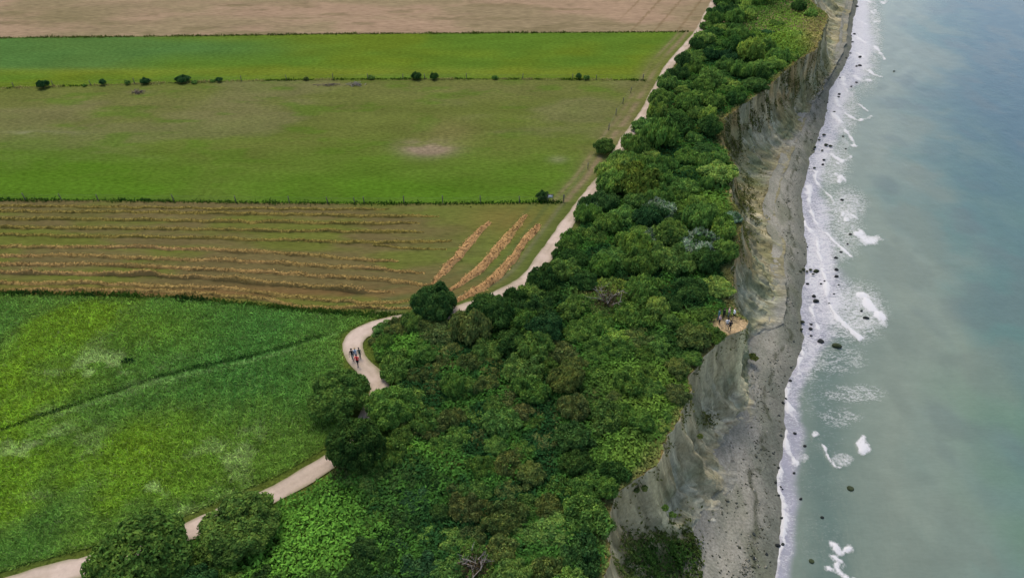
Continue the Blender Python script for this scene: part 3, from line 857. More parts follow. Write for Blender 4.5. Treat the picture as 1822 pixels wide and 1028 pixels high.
cdy = math.cos(PITCH) - (cpy - 514) / FPX * math.sin(PITCH); cdz = -math.sin(PITCH) - (cpy - 514) / FPX * math.cos(PITCH)
cx_, cy_ = (cpx - 911) / FPX * (-CAM_H / cdz), cdy * (-CAM_H / cdz)
clear = np.where((cpy > 385) & (cpy < 530), 2.3, np.where(cpy < 110, 1.3, np.where(cpy < 385, 1.9, 2.6)))
okc = in_thicket(cx_, cy_, .8) & (dist_poly(cx_, cy_, PATHC)[0] > clear)
cand = np.stack([cx_, cy_, cpx, cpy], 1)[okc]
clz = low_zone(cand[:, 2], cand[:, 3] + 8)
r2 = random.Random(5)
for p, lz in zip(cand, clz):
    if len(pts) >= 520: break
    px, py = float(p[2]), float(p[3]); lz = float(lz)
    if lz > .38 and not (r2.random() < .012): continue
    front = min(1, max(0, (py - 520) / 250))
    R = r2.uniform(1.9, 3.2) * (1 - .30 * front) * (1 - .3 * (lz > .25))
    if p[0] + R * .75 > float(ext(EDGE, p[1])): continue
    dmin = .66 if py > 560 else .8
    if any((p[0] - q[0]) ** 2 + (p[1] - q[1]) ** 2 < (dmin * (R + q[2])) ** 2 for q in pts): continue
    pts.append((p[0], p[1], R, px, py, front, lz))
print('thicket shrubs', len(pts), tries)
for (px, py, R_) in [(1016, 436, 1.9), (999, 460, 1.8), (980, 490, 1.9), (962, 512, 1.8), (944, 530, 1.9), (758, 584, 1.8), (690, 594, 1.6), (672, 606, 1.1), (1285, 8, 3.2), (1270, 42, 3.0), (1252, 80, 3.0), (1232, 108, 3.0), (1216, 122, 2.6), (1168, 214, 2.2), (1150, 238, 2.4), (1128, 272, 2.4), (1108, 298, 2.6), (1090, 322, 2.6), (1050, 372, 1.8),
                    (945, 548, 2.0), (915, 562, 2.2), (820, 586, 1.7), (735, 585, 1.8), (712, 589, 1.7)]:
    p = W(px, py); pts.append((p[0], p[1], R_, px, py, min(1, max(0, (py - 520) / 250)), 0))
pts.sort(key=lambda q: -q[2] * ppm(q[1]))
def place_words(x, y, px, py):
    l = float(np.interp(y, PW[:-1, 1][::-1], PW[:-1, 0][::-1])); r_ = float(xe(np.array([y]))[0]); t = (x - l) / max(r_ - l, 1)
    if py < 60: a = 'beside the far stubble field'
    elif py < 150: a = 'beside the bright green field'
    elif py < 260: a = 'beside the upper half of the pasture'
    elif py < 365: a = 'beside the lower half of the pasture'
    elif py < 465: a = 'above the bare grey branches'
    elif py < 560: a = 'level with the slanting hay rows'
    elif py < 640: a = 'level with the path bend'
    elif py < 720: a = 'just below the path bend'
    elif py < 800: a = 'level with the tall tree'
    elif py < 900: a = 'below the tall tree'
    else: a = 'near the bottom edge'
    return a, ('on the path side' if t < .33 else 'on the cliff side' if t > .67 else 'in mid thicket')
KN = {'dark': 'dark green shrub', 'mid': 'mid green leafy shrub', 'light': 'light yellowish green shrub', 'olive': 'olive-brown shrub'}
small = []
for i, (x, y, R, px, py, front, lz) in enumerate(pts):
    n = float(fbm(np.array([x * .09]), np.array([y * .09]), 201, 3)[0]); q = r2.random()
    if front > .1 and n > .52 and q < .45: kd, tint = 'olive', OLIVE
    elif n < .45 and q < .75: kd, tint = 'dark', DARK if q < .5 else BLUEG
    elif q < .2: kd, tint = 'light', LIGHT
    elif q < .4: kd, tint = 'dark', DARK * 1.15
    else: kd, tint = 'mid', MID
    if gauss(px, py, 950, 720, 70, 50) > .4 and q < .5: kd, tint = 'olive', OLIVE * .85 + BROWN * .2
    k = R / 2.2 * r2.uniform(.9, 1.25)
    hf = r2.uniform(.5, 1.3) * (1 - .12 * front)
    if 180 < py < 520 : hf *= 1.1
    sx, sy, rz = k * r2.uniform(.85, 1.2), k * r2.uniform(.8, 1.1), r2.uniform(0, 6.28)
    mi = r2.randrange(6)
    if i >= 296:
        small.append((x, y, sx * 2.2, sy * 2.2, k * hf * 2.0, rz, tint)); continue
    o = link('thicket_shrub', CR[mi], None, (x, y, -.1))
    o.scale = (sx, sy, k * hf); o.rotation_euler = (0, 0, rz)
    set_tint(o, tint, .12)
    a, b = place_words(x, y, px, py)
    tag(o, f'{KN[kd]} {b}, {a}', 'shrub', f'{KN[kd]}s of the thicket')
if small:
    Vs, Cs = [], []
    for i, (x, y, sx, sy, sz, rz, tint) in enumerate(small):
        m_ = CRS[i % 3]; v = np.empty(len(m_.vertices) * 3, np.float32); m_.vertices.foreach_get('co', v); v = v.reshape(-1, 3) * np.array([sx, sy, sz])
        cc = np.empty(len(m_.vertices) * 4, np.float32); m_.color_attributes['Col'].data.foreach_get('color', cc)
        ca, sa = math.cos(rz), math.sin(rz)
        Vs.append(np.stack([v[:, 0] * ca - v[:, 1] * sa + x, v[:, 0] * sa + v[:, 1] * ca + y, v[:, 2] - .1], 1)); Cs.append(cc.reshape(-1, 4)[:, :3] * tint * r2.uniform(.8, 1.2))
    Vs = np.vstack(Vs); Cs = np.vstack(Cs)
    tag(link('low_scrub', mesh_np('low_scrub', Vs, np.arange(len(Vs)).reshape(-1, 4), M_LEAFC, Cs)), 'low scrub filling the gaps between the thicket shrubs', 'scrub', kind='stuff')

# dead brown bush with bare grey branches
def dead_bush(px, py, R, H, label, n=34, seed=5):
    p = W(px, py); root = empty('dead_bush', tuple(p)); tag(root, label, 'dead bush')
    r = np.random.default_rng(seed)
    for b in range(7):
        parts = []
        a = b * .9 + r.uniform(-.3, .3); tip = np.array([math.cos(a) * R * .9, math.sin(a) * R * .9, H * r.uniform(.75, 1.1)])
        path = smooth_line(np.array([[0, 0, 0], tip * np.array([.35, .35, .6]) + r.normal(size=3) * .15, tip]), .3)
        parts.append(tube(path, np.linspace(.10, .03, len(path)), 5))
        for k in range(7):
            s = path[int(len(path) * (.3 + .09 * k))]; e = s + r.normal(size=3) * np.array([.7, .7, .4]) + np.array([0, 0, .6])
            parts.append(tube(np.array([s, (s + e) / 2 + r.normal(size=3) * .08, e]), [.04, .03, .015], 4))
        V, F = join(parts); link('branch', mesh_np('branch', V, F, M_DEADWOOD, smooth=True), root)
    P = r.normal(size=(1400, 3)) * np.array([R * .5, R * .5, H * .22]) + np.array([0, 0, H * .5])
    P[:, 2] = np.abs(P[:, 2])
    V, F, c = cards(P, r.normal(size=(1400, 3)), r.uniform(.08, .2, 1400), A(104, 92, 70) * r.uniform(.6, 1.2, (1400, 1)), r.uniform(1, 2.4, 1400), r=r)
    tw = link('dry_twigs', mesh_np('dry_twigs', V, F, M_LEAFC, c), root); tw['kind'] = 'stuff'
dead_bush(1080, 548, 2.3, 2.7, 'leafless grey-branched brown bush in the middle of the thicket')
dead_bush(845, 1016, 1.3, 1.9, 'small leafless branch cluster in the thicket near the bottom edge', seed=9)

# ------------------------------------------------------------------ undergrowth carpet between the shrubs
def under(name, n, ylo, yhi, leaf, dens_fn, colf, hfun, label=None):
    r = np.random.default_rng(n % 97)
    y = r.uniform(ylo, yhi, n)
    x = r.uniform(PW[:, 0].min() - 2, np.interp(y, [30, 95, 96, 230], [50, 50, 66, 112]), n)
    m = dens_fn(x, y, r); x, y = x[m], y[m]
    h = hfun(x, y)
    z = h * r.uniform(.55, 1.05, len(x))
    # slope of the hummocks gives the facing of the leaves
    e = .3
    gx = (hfun(x + e, y) - h) / e; gy = (hfun(x, y + e) - h) / e
    Nn = np.stack([-gx, -gy, np.ones(len(x))], 1) + r.normal(size=(len(x), 3)) * .5
    V, F, c = cards(np.stack([x, y, z], 1), Nn, leaf * r.uniform(.6, 1.4, len(x)), colf(x, y, r), r.uniform(.8, 1.9, len(x)), np.tile([0, .3, 1.0], (len(x), 1)) + r.normal(size=(len(x), 3)) * .6, r)
    o = link(name, mesh_np(name, V, F, M_LEAFC, c)); tag(o, label, 'undergrowth' if label else None, kind='stuff')
    print(name, len(x))
    return o
def h_under(x, y):
    px, py = pix(x, y, 0)
    a = .35 + .9 * fbm(x * .45, y * .45, 300, 3) + .45 * (noise(x * 1.7, y * 1.7, 304) - .3)
    return np.maximum(a * np.clip((xe(y) - x) / 3, .12, 1), .05)
def d_under(x, y, r):
    px, py = pix(x, y, 0)
    d, s, _ = dist_poly(x, y, PATHC)
    return in_thicket(x, y, .1) & (d > 1.75) & (r.random(len(x)) > gauss(px, py, 1299, 580, 32, 15) * 2.4) & (dist_ok(x, y))
def dist_ok(x, y): return np.ones(len(x), bool)
def c_under(x, y, r):
    px, py = pix(x, y, 0)
    n = fbm(x * .3, y * .3, 310, 4)
    c = mix(A(50, 82, 34), A(28, 54, 28), sstep(.6, .4, n))
    c = mix(c, A(78, 116, 44), (gauss(px, py, 560, 930, 120, 90) + gauss(px, py, 480, 1010, 110, 50) + gauss(px, py, 725, 800, 60, 26) + gauss(px, py, 720, 620, 55, 30)) * .9 * sstep(.3, .55, n + .1))
    c = mix(c, A(90, 114, 46), (gauss(px, py, 1150, 700, 90, 55) + gauss(px, py, 1120, 815, 66, 40) * .8 + gauss(px, py, 1410, 58, 75, 42) * 1.3 + gauss(px, py, 1250, 375, 50, 26) + gauss(px, py, 1215, 572, 70, 14) * .7) * .85)
    c = mix(c, A(118, 108, 70), np.clip(sstep(1.4, .2, (xe(y) - x) + (n - .5) * 3) * .4 + gauss(px, py, 1446, 62, 22, 34) * .8 + gauss(px, py, 1310, 580, 26, 16), 0, .9))
    c = mix(c, A(134, 104, 70), gauss(px, py, 1080, 530, 40, 16) * .6)
    return c * 3.4 * r.uniform(.6, 1.35, (len(x), 1))
under('undergrowth', 330000, W(0, 1060)[1], 95, .26, d_under, c_under, h_under, 'bramble and bracken carpet between the shrubs of the clifftop')
under('undergrowth', 200000, 95, W(0, -20)[1], .42, d_under, c_under, h_under, 'green undergrowth covering the distant part of the clifftop')

# scrub on the cliff face
def cliff_scrub():
    r = np.random.default_rng(77); n = 200000
    y = r.uniform(34, 215, n); s = r.uniform(0.0, .97, n)
    x, z, _, _ = cliff_pt(y, s)
    px, py = pix(x, y, z)
    g = gauss(px, py, 1185, 1005, 66, 48) * 3.5 + .9 * sstep(.45, .1, s) * (gauss(px, py, 1330, 190, 90, 70) + gauss(px, py, 1300, 330, 40, 90)) + gauss(px, py, 1292, 235, 30, 50) * .8 + gauss(px, py, 1325, 370, 22, 50) * .7 + gauss(px, py, 1258, 745, 12, 12) + gauss(px, py, 1400, 130, 50, 30) * .5 \
        + sstep(.1, 0, s) * .5
    m = r.random(n) < g * np.maximum(sstep(.42, .58, fbm(x * .5, y * .5 + z * .3, 401, 3)), gauss(px, py, 1185, 1005, 60, 44))
    x, y, z, px, py, g = x[m], y[m], z[m], px[m], py[m], g[m]
    hh = .15 + 1.3 * np.clip(gauss(px, py, 1180, 1000, 62, 40), 0, 1)
    P = np.stack([x + .15, y, z + hh * r.uniform(0, 1, len(x))], 1)
    c = 2.4 * mix(A(92, 92, 54), A(56, 84, 38), gauss(px, py, 1180, 1000, 80, 50) + r.random(len(x)) * .4) * r.uniform(.6, 1.25, (len(x), 1))
    V, F, c = cards(P, np.stack([np.full(len(x), .7), np.full(len(x), 0), np.full(len(x), .7)], 1) + r.normal(size=(len(x), 3)) * .5, r.uniform(.14, .36, len(x)), c, r.uniform(.8, 1.8, len(x)), r=r)
    print('cliff scrub', len(x))
    tag(link('cliff_scrub', mesh_np('cliff_scrub', V, F, M_LEAFC, c)), 'sparse green and brown scrub clinging to the cliff face', 'scrub', kind='stuff')
cliff_scrub()

def pebbles():
    r = np.random.default_rng(78); n = 2600
    y = 38 + 175 * r.random(n) ** 1.5; t = r.random(n); a = xt(y) - .3; b = xs(y) - .2
    strip = r.random(n) < .5
    t = np.where(strip, np.clip(1 - (2.6 + r.normal(size=n) * .7) / np.maximum(b - a, 1), 0, 1), t)
    x = a + (b - a) * t; u = .7 * (x - xt(y) + 2.5) / (xs(y) - xt(y) + 2.5)
    z = TOE + .12 + (SEA + .04 - TOE - .12) * (u / .7) ** 1.1
    s = r.uniform(.04, .13, n) * np.where(r.random(n) < .06, 1.8, 1)
    O = np.array([[1, 0, 0], [0, 1, 0], [-1, 0, 0], [0, -1, 0], [0, 0, .8], [0, 0, -.6]])
    an = r.uniform(0, 6.28, n); ca, sa = np.cos(an)[:, None], np.sin(an)[:, None]
    ox, oy = O[None, :, 0] * r.uniform(.8, 1.8, (n, 1)), O[None, :, 1] * np.ones((n, 1))
    V = np.stack([x[:, None] + (ox * ca - oy * sa) * s[:, None], y[:, None] + (ox * sa + oy * ca) * s[:, None], z[:, None] + O[None, :, 2] * s[:, None]], -1).reshape(-1, 3)
    f = np.array([[0, 1, 4], [1, 2, 4], [2, 3, 4], [3, 0, 4], [1, 0, 5], [2, 1, 5], [3, 2, 5], [0, 3, 5]])
    F = (np.arange(n)[:, None, None] * 6 + f[None]).reshape(-1, 3)
    c = np.repeat(mix(A(72, 76, 64, 1.3), A(150, 148, 140, 1.6), r.random(n) ** 2), 6, 0)
    tag(link('beach_pebbles', mesh_np('beach_pebbles', V, F, M_PEB, c)), 'dark and pale stones and weed scattered over the grey beach', 'pebbles', kind='stuff')
pebbles()

# small lone bushes on the cliff face
for (px, py, z, w, t, lb) in [(1133, 876, -1.6, 12, OLIVE, 'left tuft of the pair on the bare cliff top near the bottom'), (1147, 873, -1.6, 14, OLIVE, 'right tuft of the pair on the bare cliff top near the bottom'),
                              (1184, 908, -4, 14, MID, 'small bush on the cliff spur above the overgrown hollow'), (1197, 920, -5, 14, MID, 'small bush a step below the spur bush on the cliff'),
                              (1246, 780, -3, 12, OLIVE, 'tuft on the pale cliff rib between the two bays'), (1341, 641, -12.6, 18, OLIVE, 'round green tuft at the cliff foot below the people')]:
    shrub('cliff_bush', px, py, w, .8, t, lb, 'bush', 'tufts on the cliff face', var=1, z=z)

# ------------------------------------------------------------------ grass
def blades(x, y, z0, h, w, col, r, lean=.5):
    n = len(x)
    a = r.uniform(0, 6.28, n)
    d = np.stack([np.cos(a), np.sin(a), 0 * a], 1) * (w * .5)[:, None]
    ln = r.normal(size=(n, 3)) * (h * lean)[:, None]; ln[:, 2] = 0
    P = np.stack([x, y, z0], 1)
    V = np.stack([P - d, P + d, P + ln + np.array([0, 0, 1]) * h[:, None]], 1).reshape(-1, 3)
    return V, np.arange(3 * n).reshape(n, 3), np.repeat(col, 3, 0)

def meadow_grass():
    r = np.random.default_rng(19); n = 330000
    py = 521 + (1075 - 521) * r.random(n) ** .8; px = r.uniform(-60, 720, n)
    z = np.zeros(n); cy = -(py - 514) / FPX
    dy = math.cos(PITCH) + cy * math.sin(PITCH); dz = -math.sin(PITCH) + cy * math.cos(PITCH)
    t = -CAM_H / dz; x = (px - 911) / FPX * t; y = dy * t
    m = (y < bnd(0, x) - .3) & ~in_thicket(x, y) & (dist_poly(x, y, PATHC)[0] > 1.9)
    dp, sd_, _ = dist_poly(x, y, PATHC); m &= ~((sd_ > 0) & (y < 62) & (dp < 40) & (x > -30) & (px > 460))
    x, y, px, py = x[m], y[m], px[m], py[m]
    z = ground_z(x, y) - .02
    c = col_meadow(x, y, px, py) * 3.7 * (.78 + .56 * fbm(x * 1.1, y * 1.6, 140, 3))[:, None] * r.uniform(.55, 1.5, (len(x), 1))
    n2 = fbm(x * .25, y * .35, 45, 4); fl = sstep(.54, .68, n2)
    seed = r.random(len(x)) < .05 + .28 * fl * (gauss(px, py, 280, 870, 150, 80) + gauss(px, py, 180, 650, 120, 50) + gauss(px, py, 60, 800, 120, 80) + gauss(px, py, 430, 790, 90, 70))
    c[seed] = mix(c[seed], A(170, 178, 134), np.full(seed.sum(), .6))
    V, F, cc = blades(x, y, z, .22 * r.uniform(.5, 1.5, len(x)), .15 * r.uniform(.5, 1.5, len(x)), c, r, .7)
    tag(link('meadow_grass', mesh_np('meadow_grass', V, F, M_LEAFC, cc)), 'tall rough grass with pale seed heads covering the meadow', 'grass', kind='stuff')
    print('meadow blades', len(x))
meadow_grass()

def verge(name, pts, dens, h, w, spread, colf, label, seed, z=0):
    r = np.random.default_rng(seed); P = smooth_line(WL(pts), 1.0)[:, :2]
    L = np.concatenate([[0], np.cumsum(np.linalg.norm(np.diff(P, axis=0), axis=1))]); n = int(L[-1] * dens)
    s = r.uniform(0, L[-1], n); x = np.interp(s, L, P[:, 0]); y = np.interp(s, L, P[:, 1]) + r.normal(size=n) * spread
    k = .35 + 1.2 * fbm(s * .35, s * 0, seed, 3) ** 1.5 * 1.3
    V, F, c = blades(x, y, np.full(n, -.02), h * k * r.uniform(.6, 1.3, n), w * r.uniform(.6, 1.4, n), colf(s, r), r, .5)
    tag(link(name, mesh_np(name, V, F, M_LEAFC, c)), label, 'grass', kind='stuff')
cdk = lambda a, b: (lambda s, r: mix(a, b, sstep(.4, .65, fbm(s * .2, s * 0, 7, 3))) * r.uniform(1.1, 2.3, (len(s), 1)))
verge('verge_grass', B3[:-1], 48, .36, .24, .3, cdk(A(38, 68, 30), A(60, 90, 34)), 'strip of tall dark weeds between the hay field and the meadow', 41)
verge('verge_grass', B2[:-1], 28, .34, .22, .28, cdk(A(42, 74, 26), A(64, 88, 36)), 'dark grass strip under the lower pasture fence', 42)
verge('verge_grass', B1[:-1], 24, .32, .26, .3, cdk(A(60, 82, 30), A(150, 146, 92)), 'dry and green grass strip under the upper pasture fence', 43)
verge('verge_grass', B0[:-1], 18, .34, .3, .3, cdk(A(66, 78, 34), A(80, 92, 40)), 'dark grass line between the stubble field and the green field', 44)
verge('ditch_grass', [(0, 764), (100, 730), (190, 699), (300, 664), (460, 629), (560, 599), (650, 583)], 8, .22, .18, .14, cdk(A(30, 62, 30), A(44, 76, 34)), 'dark grass lining the narrow ditch across the meadow', 45)

# ------------------------------------------------------------------ hay swaths
SW = [([(-60, 367), (0, 367), (230, 369), (460, 372), (690, 372)], .7, .22, 'first hay row below the lower pasture fence'),
      ([(-60, 375), (0, 376), (240, 378), (460, 381), (600, 384), (780, 384)], .8, .25, 'second hay row below the lower pasture fence'),
      ([(-60, 389), (0, 390), (250, 392), (460, 395), (640, 398), (745, 398)], .85, .28, 'third hay row below the lower pasture fence'),
      ([(-60, 404), (0, 405), (240, 407), (460, 410), (600, 412), (752, 413)], .85, .28, 'fourth hay row below the lower pasture fence, an even dark-edged line'),
      ([(-60, 416), (0, 418), (200, 421), (460, 426), (600, 430), (700, 432), (802, 428)], .8, .26, 'fifth hay row below the fence, reaching furthest to the right of the long rows'),
      ([(665, 437), (720, 441), (792, 444)], .5, .16, 'short pale hay row ending beside the left slanting row'),
      ([(-60, 441), (0, 440), (200, 440), (300, 442), (460, 449), (560, 456), (640, 462), (707, 465)], .9, .28, 'orange-tinted hay row directly below the wide bare strip'),
      ([(-60, 454), (0, 455), (160, 456), (300, 460), (460, 466), (560, 472), (640, 477), (755, 485)], .9, .28, 'hay row between the two orange-tinted rows'),
      ([(-60, 470), (0, 471), (200, 472), (300, 477), (460, 484), (560, 490), (640, 496), (768, 507)], 1.0, .3, 'widest orange-tinted long hay row, ending near the foot of the left slanting row'),
      ([(-60, 485), (0, 486), (130, 487), (240, 489), (300, 492), (400, 497), (460, 503), (560, 511), (632, 519), (700, 521)], .9, .42, 'hay row with heaped-up lumps along its left half'),
      ([(-60, 502), (0, 503), (150, 504), (240, 507), (400, 514), (460, 521), (523, 529), (586, 535), (662, 540), (735, 535)], .9, .28, 'second hay row above the meadow weeds'),
      ([(-60, 518), (0, 517), (150, 515), (300, 519), (400, 526), (460, 533), (523, 542), (586, 547), (688, 549), (735, 548)], .8, .24, 'hay row lowest of all, against the meadow weeds'),
      ([(871, 395), (844, 422), (814, 457), (769, 505)], 1.35, .36, 'left one of the three slanting orange hay rows'),
      ([(938, 383), (919, 404), (890, 437), (865, 467), (827, 500), (794, 520)], 1.45, .36, 'middle one of the three slanting orange hay rows'),
      ([(958, 400), (938, 425), (905, 468), (870, 500), (828, 526), (805, 536)], 1.5, .36, 'right one of the three slanting orange hay rows, nearest the path')]
for i, (pts_, w, h, lb) in enumerate(SW):
    r = np.random.default_rng(500 + i); P = smooth_line(WL(pts_), .35)[:, :2]
    T = np.gradient(P, axis=0); T /= np.linalg.norm(T, axis=1)[:, None]; Nn = np.stack([T[:, 1], -T[:, 0]], -1)
    s = np.arange(len(P)) * .35
    sh = (fbm(s * .4, s * 0 + i, 520, 3) - .5) * .7
    P = P + Nn * sh[:, None]
    lum = .35 + 1.3 * fbm(s * .5, s * 0 + i * 3, 530, 4) ** 1.4
    if 'heaped' in lb: lum = lum + .75 * sstep(.5, .66, fbm(s * .22, s * 0, 555, 2)) * (P[:, 0] < -20)
    taper = np.clip((s[-1] - s) / 4, .05, 1)
    if i >= 12: taper *= np.clip(s / 3, .1, 1)
    u = np.linspace(-1, 1, 9)
    prof = (1 - u ** 2) ** .8
    wv = w * (.72 if i < 12 else .9) * (.5 + .7 * fbm(s * .3, s * 0 + 9 * i, 540, 3)) * (.5 + .5 * taper)
    X = P[:, None] + Nn[:, None] * (wv[:, None] * u[None])[..., None] * .62
    Z = prof[None] * (h * lum * taper)[:, None] * (.7 + .6 * fbm(s[:, None] * 2.5 + 0 * u, u[None] * 2, 545 + i, 3)) - .02
    V1 = np.concatenate([X, Z[..., None]], -1).reshape(-1, 3); F1 = grid_faces(len(P), 9)
    orange = 1.0 if i >= 12 else (.5 if 'orange' in lb or 'heaped' in lb else .12 + .3 * (i > 9))
    base = mix(A(132, 122, 62), A(176, 140, 98), np.clip(orange * (.5 + fbm(s * .12, s * 0 + i, 560, 3)), 0, 1))
    c1 = np.repeat(base[:, None], 9, 1).reshape(-1, 3) * 1.35
    # loose straw on the ridge
    m = int(len(P) * 16 * w); k = r.integers(0, len(P), m); uu = np.clip(r.normal(size=m) * .5, -1.3, 1.3)
    pp = P[k] + Nn[k] * (uu * wv[k] * .62)[:, None] + r.normal(size=(m, 2)) * .1
    zz = np.clip(1 - uu ** 2, 0, 1) ** .8 * h * lum[k] * taper[k] * r.uniform(.6, 1.35, m)
    cc = base[k] * 1.45 * r.uniform(.55, 1.6, (m, 1))
    V2, F2, c2 = cards(np.stack([pp[:, 0], pp[:, 1], zz + .02], 1), np.array([0, 0, 1]) + r.normal(size=(m, 3)) * .7, r.uniform(.08, .2, m), cc, r.uniform(1.2, 3, m), r=r)
    V = np.vstack([V1, V2]); F = np.vstack([F1, F2 + len(V1)]); cA = np.vstack([c1, c2])
    tag(link('hay_row', mesh_np('hay_row', V, F, M_HAY, cA)), lb, 'hay row', 'rows of cut hay')

# ------------------------------------------------------------------ fences and sign
def box(cx, cy, z0, z1, wx, wy):
    V = np.array([[cx + a * wx / 2, cy + b * wy / 2, z] for z in (z0, z1) for a, b in ((-1, -1), (1, -1), (1, 1), (-1, 1))])
    F = np.array([[0, 3, 2, 1], [4, 5, 6, 7], [0, 1, 5, 4], [1, 2, 6, 5], [2, 3, 7, 6], [3, 0, 4, 7]])
    return V, F
pv, pf = tube(np.array([[0, 0, -.3], [0, 0, .6], [.02, 0, 1.25]]), [.075, .07, .065], 8)
cap = np.array([[16, 17, 18, 19], [16, 19, 20, 23], [20, 21, 22, 23]])
post_me = mesh_np('post', pv, np.vstack([pf, cap]), M_POST)
def fence(name, pts, posts, label):
    P0 = W(*posts[0]); root = empty(name, tuple(P0)); tag(root, label, 'fence', None)
    Q = [W(*p) for p in posts]
    for i, q in enumerate(Q):
        o = link('post', post_me, root, tuple(q - P0)); o.rotation_euler = (random.uniform(-.05, .05), random.uniform(-.06, .06), random.uniform(0, 3))
        o.scale = (1.1, 1.1, random.uniform(.9, 1.15))
    for hgt in (.5, .85, 1.12):
        path = []
        for a, b in zip(Q[:-1], Q[1:]):
            for t in (0, .25, .5, .75):
                q = a + (b - a) * t; path.append(q - P0 + np.array([0, 0, hgt - .25 * t * (1 - t)]))
        path.append(Q[-1] - P0 + np.array([0, 0, hgt]))
        V, F = tube(np.array(path), np.full(len(path), .006), 4)
        link('wire', mesh_np('wire', V, F, M_WIRE), root)
fence('pasture_fence', B1, [(x, np.interp(x, [p[0] for p in B1], [p[1] for p in B1])) for x in (-60, 25, 95, 162, 240, 330, 430, 510, 593, 655, 717, 756, 830, 930, 1019, 1061, 1144)],
      'long post and wire fence with bushes between green field and pasture')
fence('pasture_fence', B2, [(x, np.interp(x, [p[0] for p in B2], [p[1] for p in B2])) for x in (-60, 46, 110, 175, 310, 420, 515, 583, 631, 648, 719, 788, 855, 924, 1003)],
      'post and wire fence between pasture and hay field')
fence('pasture_fence', B2, [(1003, 360), (1046, 300), (1083, 232), (1096, 205), (1108, 185), (1122, 165), (1144, 143)], 'short fence of few posts along the path side of the pasture')

sp = W(979, 358); root = empty('sign', tuple(sp)); tag(root, 'small white notice board on two dark posts by the corner of the pasture', 'sign')
for dx in (-.42, .42):
    V, F = box(dx, 0, -.2, 1.3, .09, .09); link('post', mesh_np('post', V, F, M_POST), root)
V, F = box(0, -.07, .66, 1.18, .72, .04); link('board', mesh_np('board', V, F, M_BOARD), root)
V, F = box(0, -.05, 1.19, 1.28, 1.0, .12); link('cap_rail', mesh_np('cap_rail', V, F, M_POST), root)

# brush heaps and fallen branches near the upper fence
def brush(px, py, R, H, n, label, seed, flat=1.0):
    r = np.random.default_rng(seed); p = W(px, py); parts = []
    for i in range(n):
        a = r.uniform(0, 6.28); c0 = np.array([r.normal() * R * .45, r.normal() * .5 * flat, abs(r.normal()) * H * .4 + .05])
        d = np.array([math.cos(a) * R * .5, math.sin(a) * .5, r.normal() * H * .3])
        q0, q1 = c0 - d, c0 + d; q0[2] = max(q0[2], .02); q1[2] = max(q1[2], .02)
        parts.append(tube(np.array([q0, (q0 + q1) / 2 + r.normal(size=3) * .1, q1]), [.06, .05, .02], 4))
    V, F = join(parts)
    tag(link('brush_heap', mesh_np('brush_heap', V, F, M_DEADWOOD if seed != 1 else M_BARK, smooth=True), None, tuple(p)), label, 'brush heap')
brush(248, 165, 1.2, .7, 34, 'heap of dark brushwood lying in the pasture below the left bushes', 1)
brush(585, 152, 2.6, .5, 16, 'long dark fallen branches lying below the upper fence', 1, .6)
brush(633, 152, 1.4, .7, 36, 'pile of bleached grey branches below the upper fence', 3)
verge('dark_tuft', [(216, 645), (228, 643), (240, 644)], 45, .35, .2, .25, cdk(A(26, 56, 34), A(36, 66, 36)), 'isolated clump of dark weeds in the meadow above the ditch', 48)

# ------------------------------------------------------------------ boulders
def rock_mesh(seed, sub=2):
    r = np.random.default_rng(seed); bm = bmesh.new(); bmesh.ops.create_icosphere(bm, subdivisions=sub, radius=1)
    cuts = r.normal(size=(7, 3)); cuts /= np.linalg.norm(cuts, axis=1)[:, None]; dd = r.uniform(.6, .9, 7)
    for v in bm.verts:
        c = np.array(v.co)
        for q, d in zip(cuts, dd):
            t = c @ q
            if t > d: c = c - q * (t - d)
        c = c * (1 + r.normal() * .03); c[2] *= .62
        v.co = c
    me = bpy.data.meshes.new('boulder'); bm.to_mesh(me); bm.free(); me.materials.append(M_ROCK); return me
RM = [rock_mesh(900 + i) for i in range(6)]
def rock(px, py, wpx, col, label, group, z=None):
    zz = SEA + .05 if z is None else z
    p = W(px, py, zz); R = wpx / ppm(p[1], zz) / 2
    o = link('boulder', RM[random.randrange(6)], None, (p[0], p[1], zz + R * .1)); o.scale = (R, R * random.uniform(.6, 1.0), R * random.uniform(.7, 1.1))
    o.rotation_euler = (0, 0, random.uniform(-.4, .4)); o.color = (*col, 1); tag(o, label, 'boulder', group)
DK, GN, PALE, GREY = A(44, 50, 50), A(62, 74, 48), A(214, 210, 196), A(116, 116, 110)
SURF = [(1524, 12, 6), (1520, 61, 5), (1517, 75, 4), (1530, 102, 6), (1530, 117, 6), (1524, 118, 5), (1524, 147, 5), (1515, 154, 4), (1493, 168, 5), (1492, 173, 5), (1484, 200, 5), (1513, 95, 4), (1506, 104, 4),
        (1591, 127, 4), (1466, 285, 5), (1464, 293, 5), (1498, 356, 6), (1513, 417, 6), (1487, 459, 7), (1496, 449, 6), (1488, 480, 7), (1488, 492, 8), (1437, 505, 6), (1448, 527, 7), (1442, 585, 7),
        (1444, 577, 5), (1443, 597, 5), (1533, 553, 5), (1508, 434, 4), (1475, 540, 4), (1484, 523, 4), (1406, 677, 6), (1432, 793, 6), (1380, 858, 5), (1389, 866, 4), (1392, 870, 4), (1413, 841, 5),
        (1425, 887, 6), (1384, 970, 9), (1370, 1000, 5), (1463, 920, 6), (1401, 799, 3), (1500, 243, 4), (1505, 265, 4), (1467, 500, 4), (1492, 507, 4), (1461, 505, 4)]
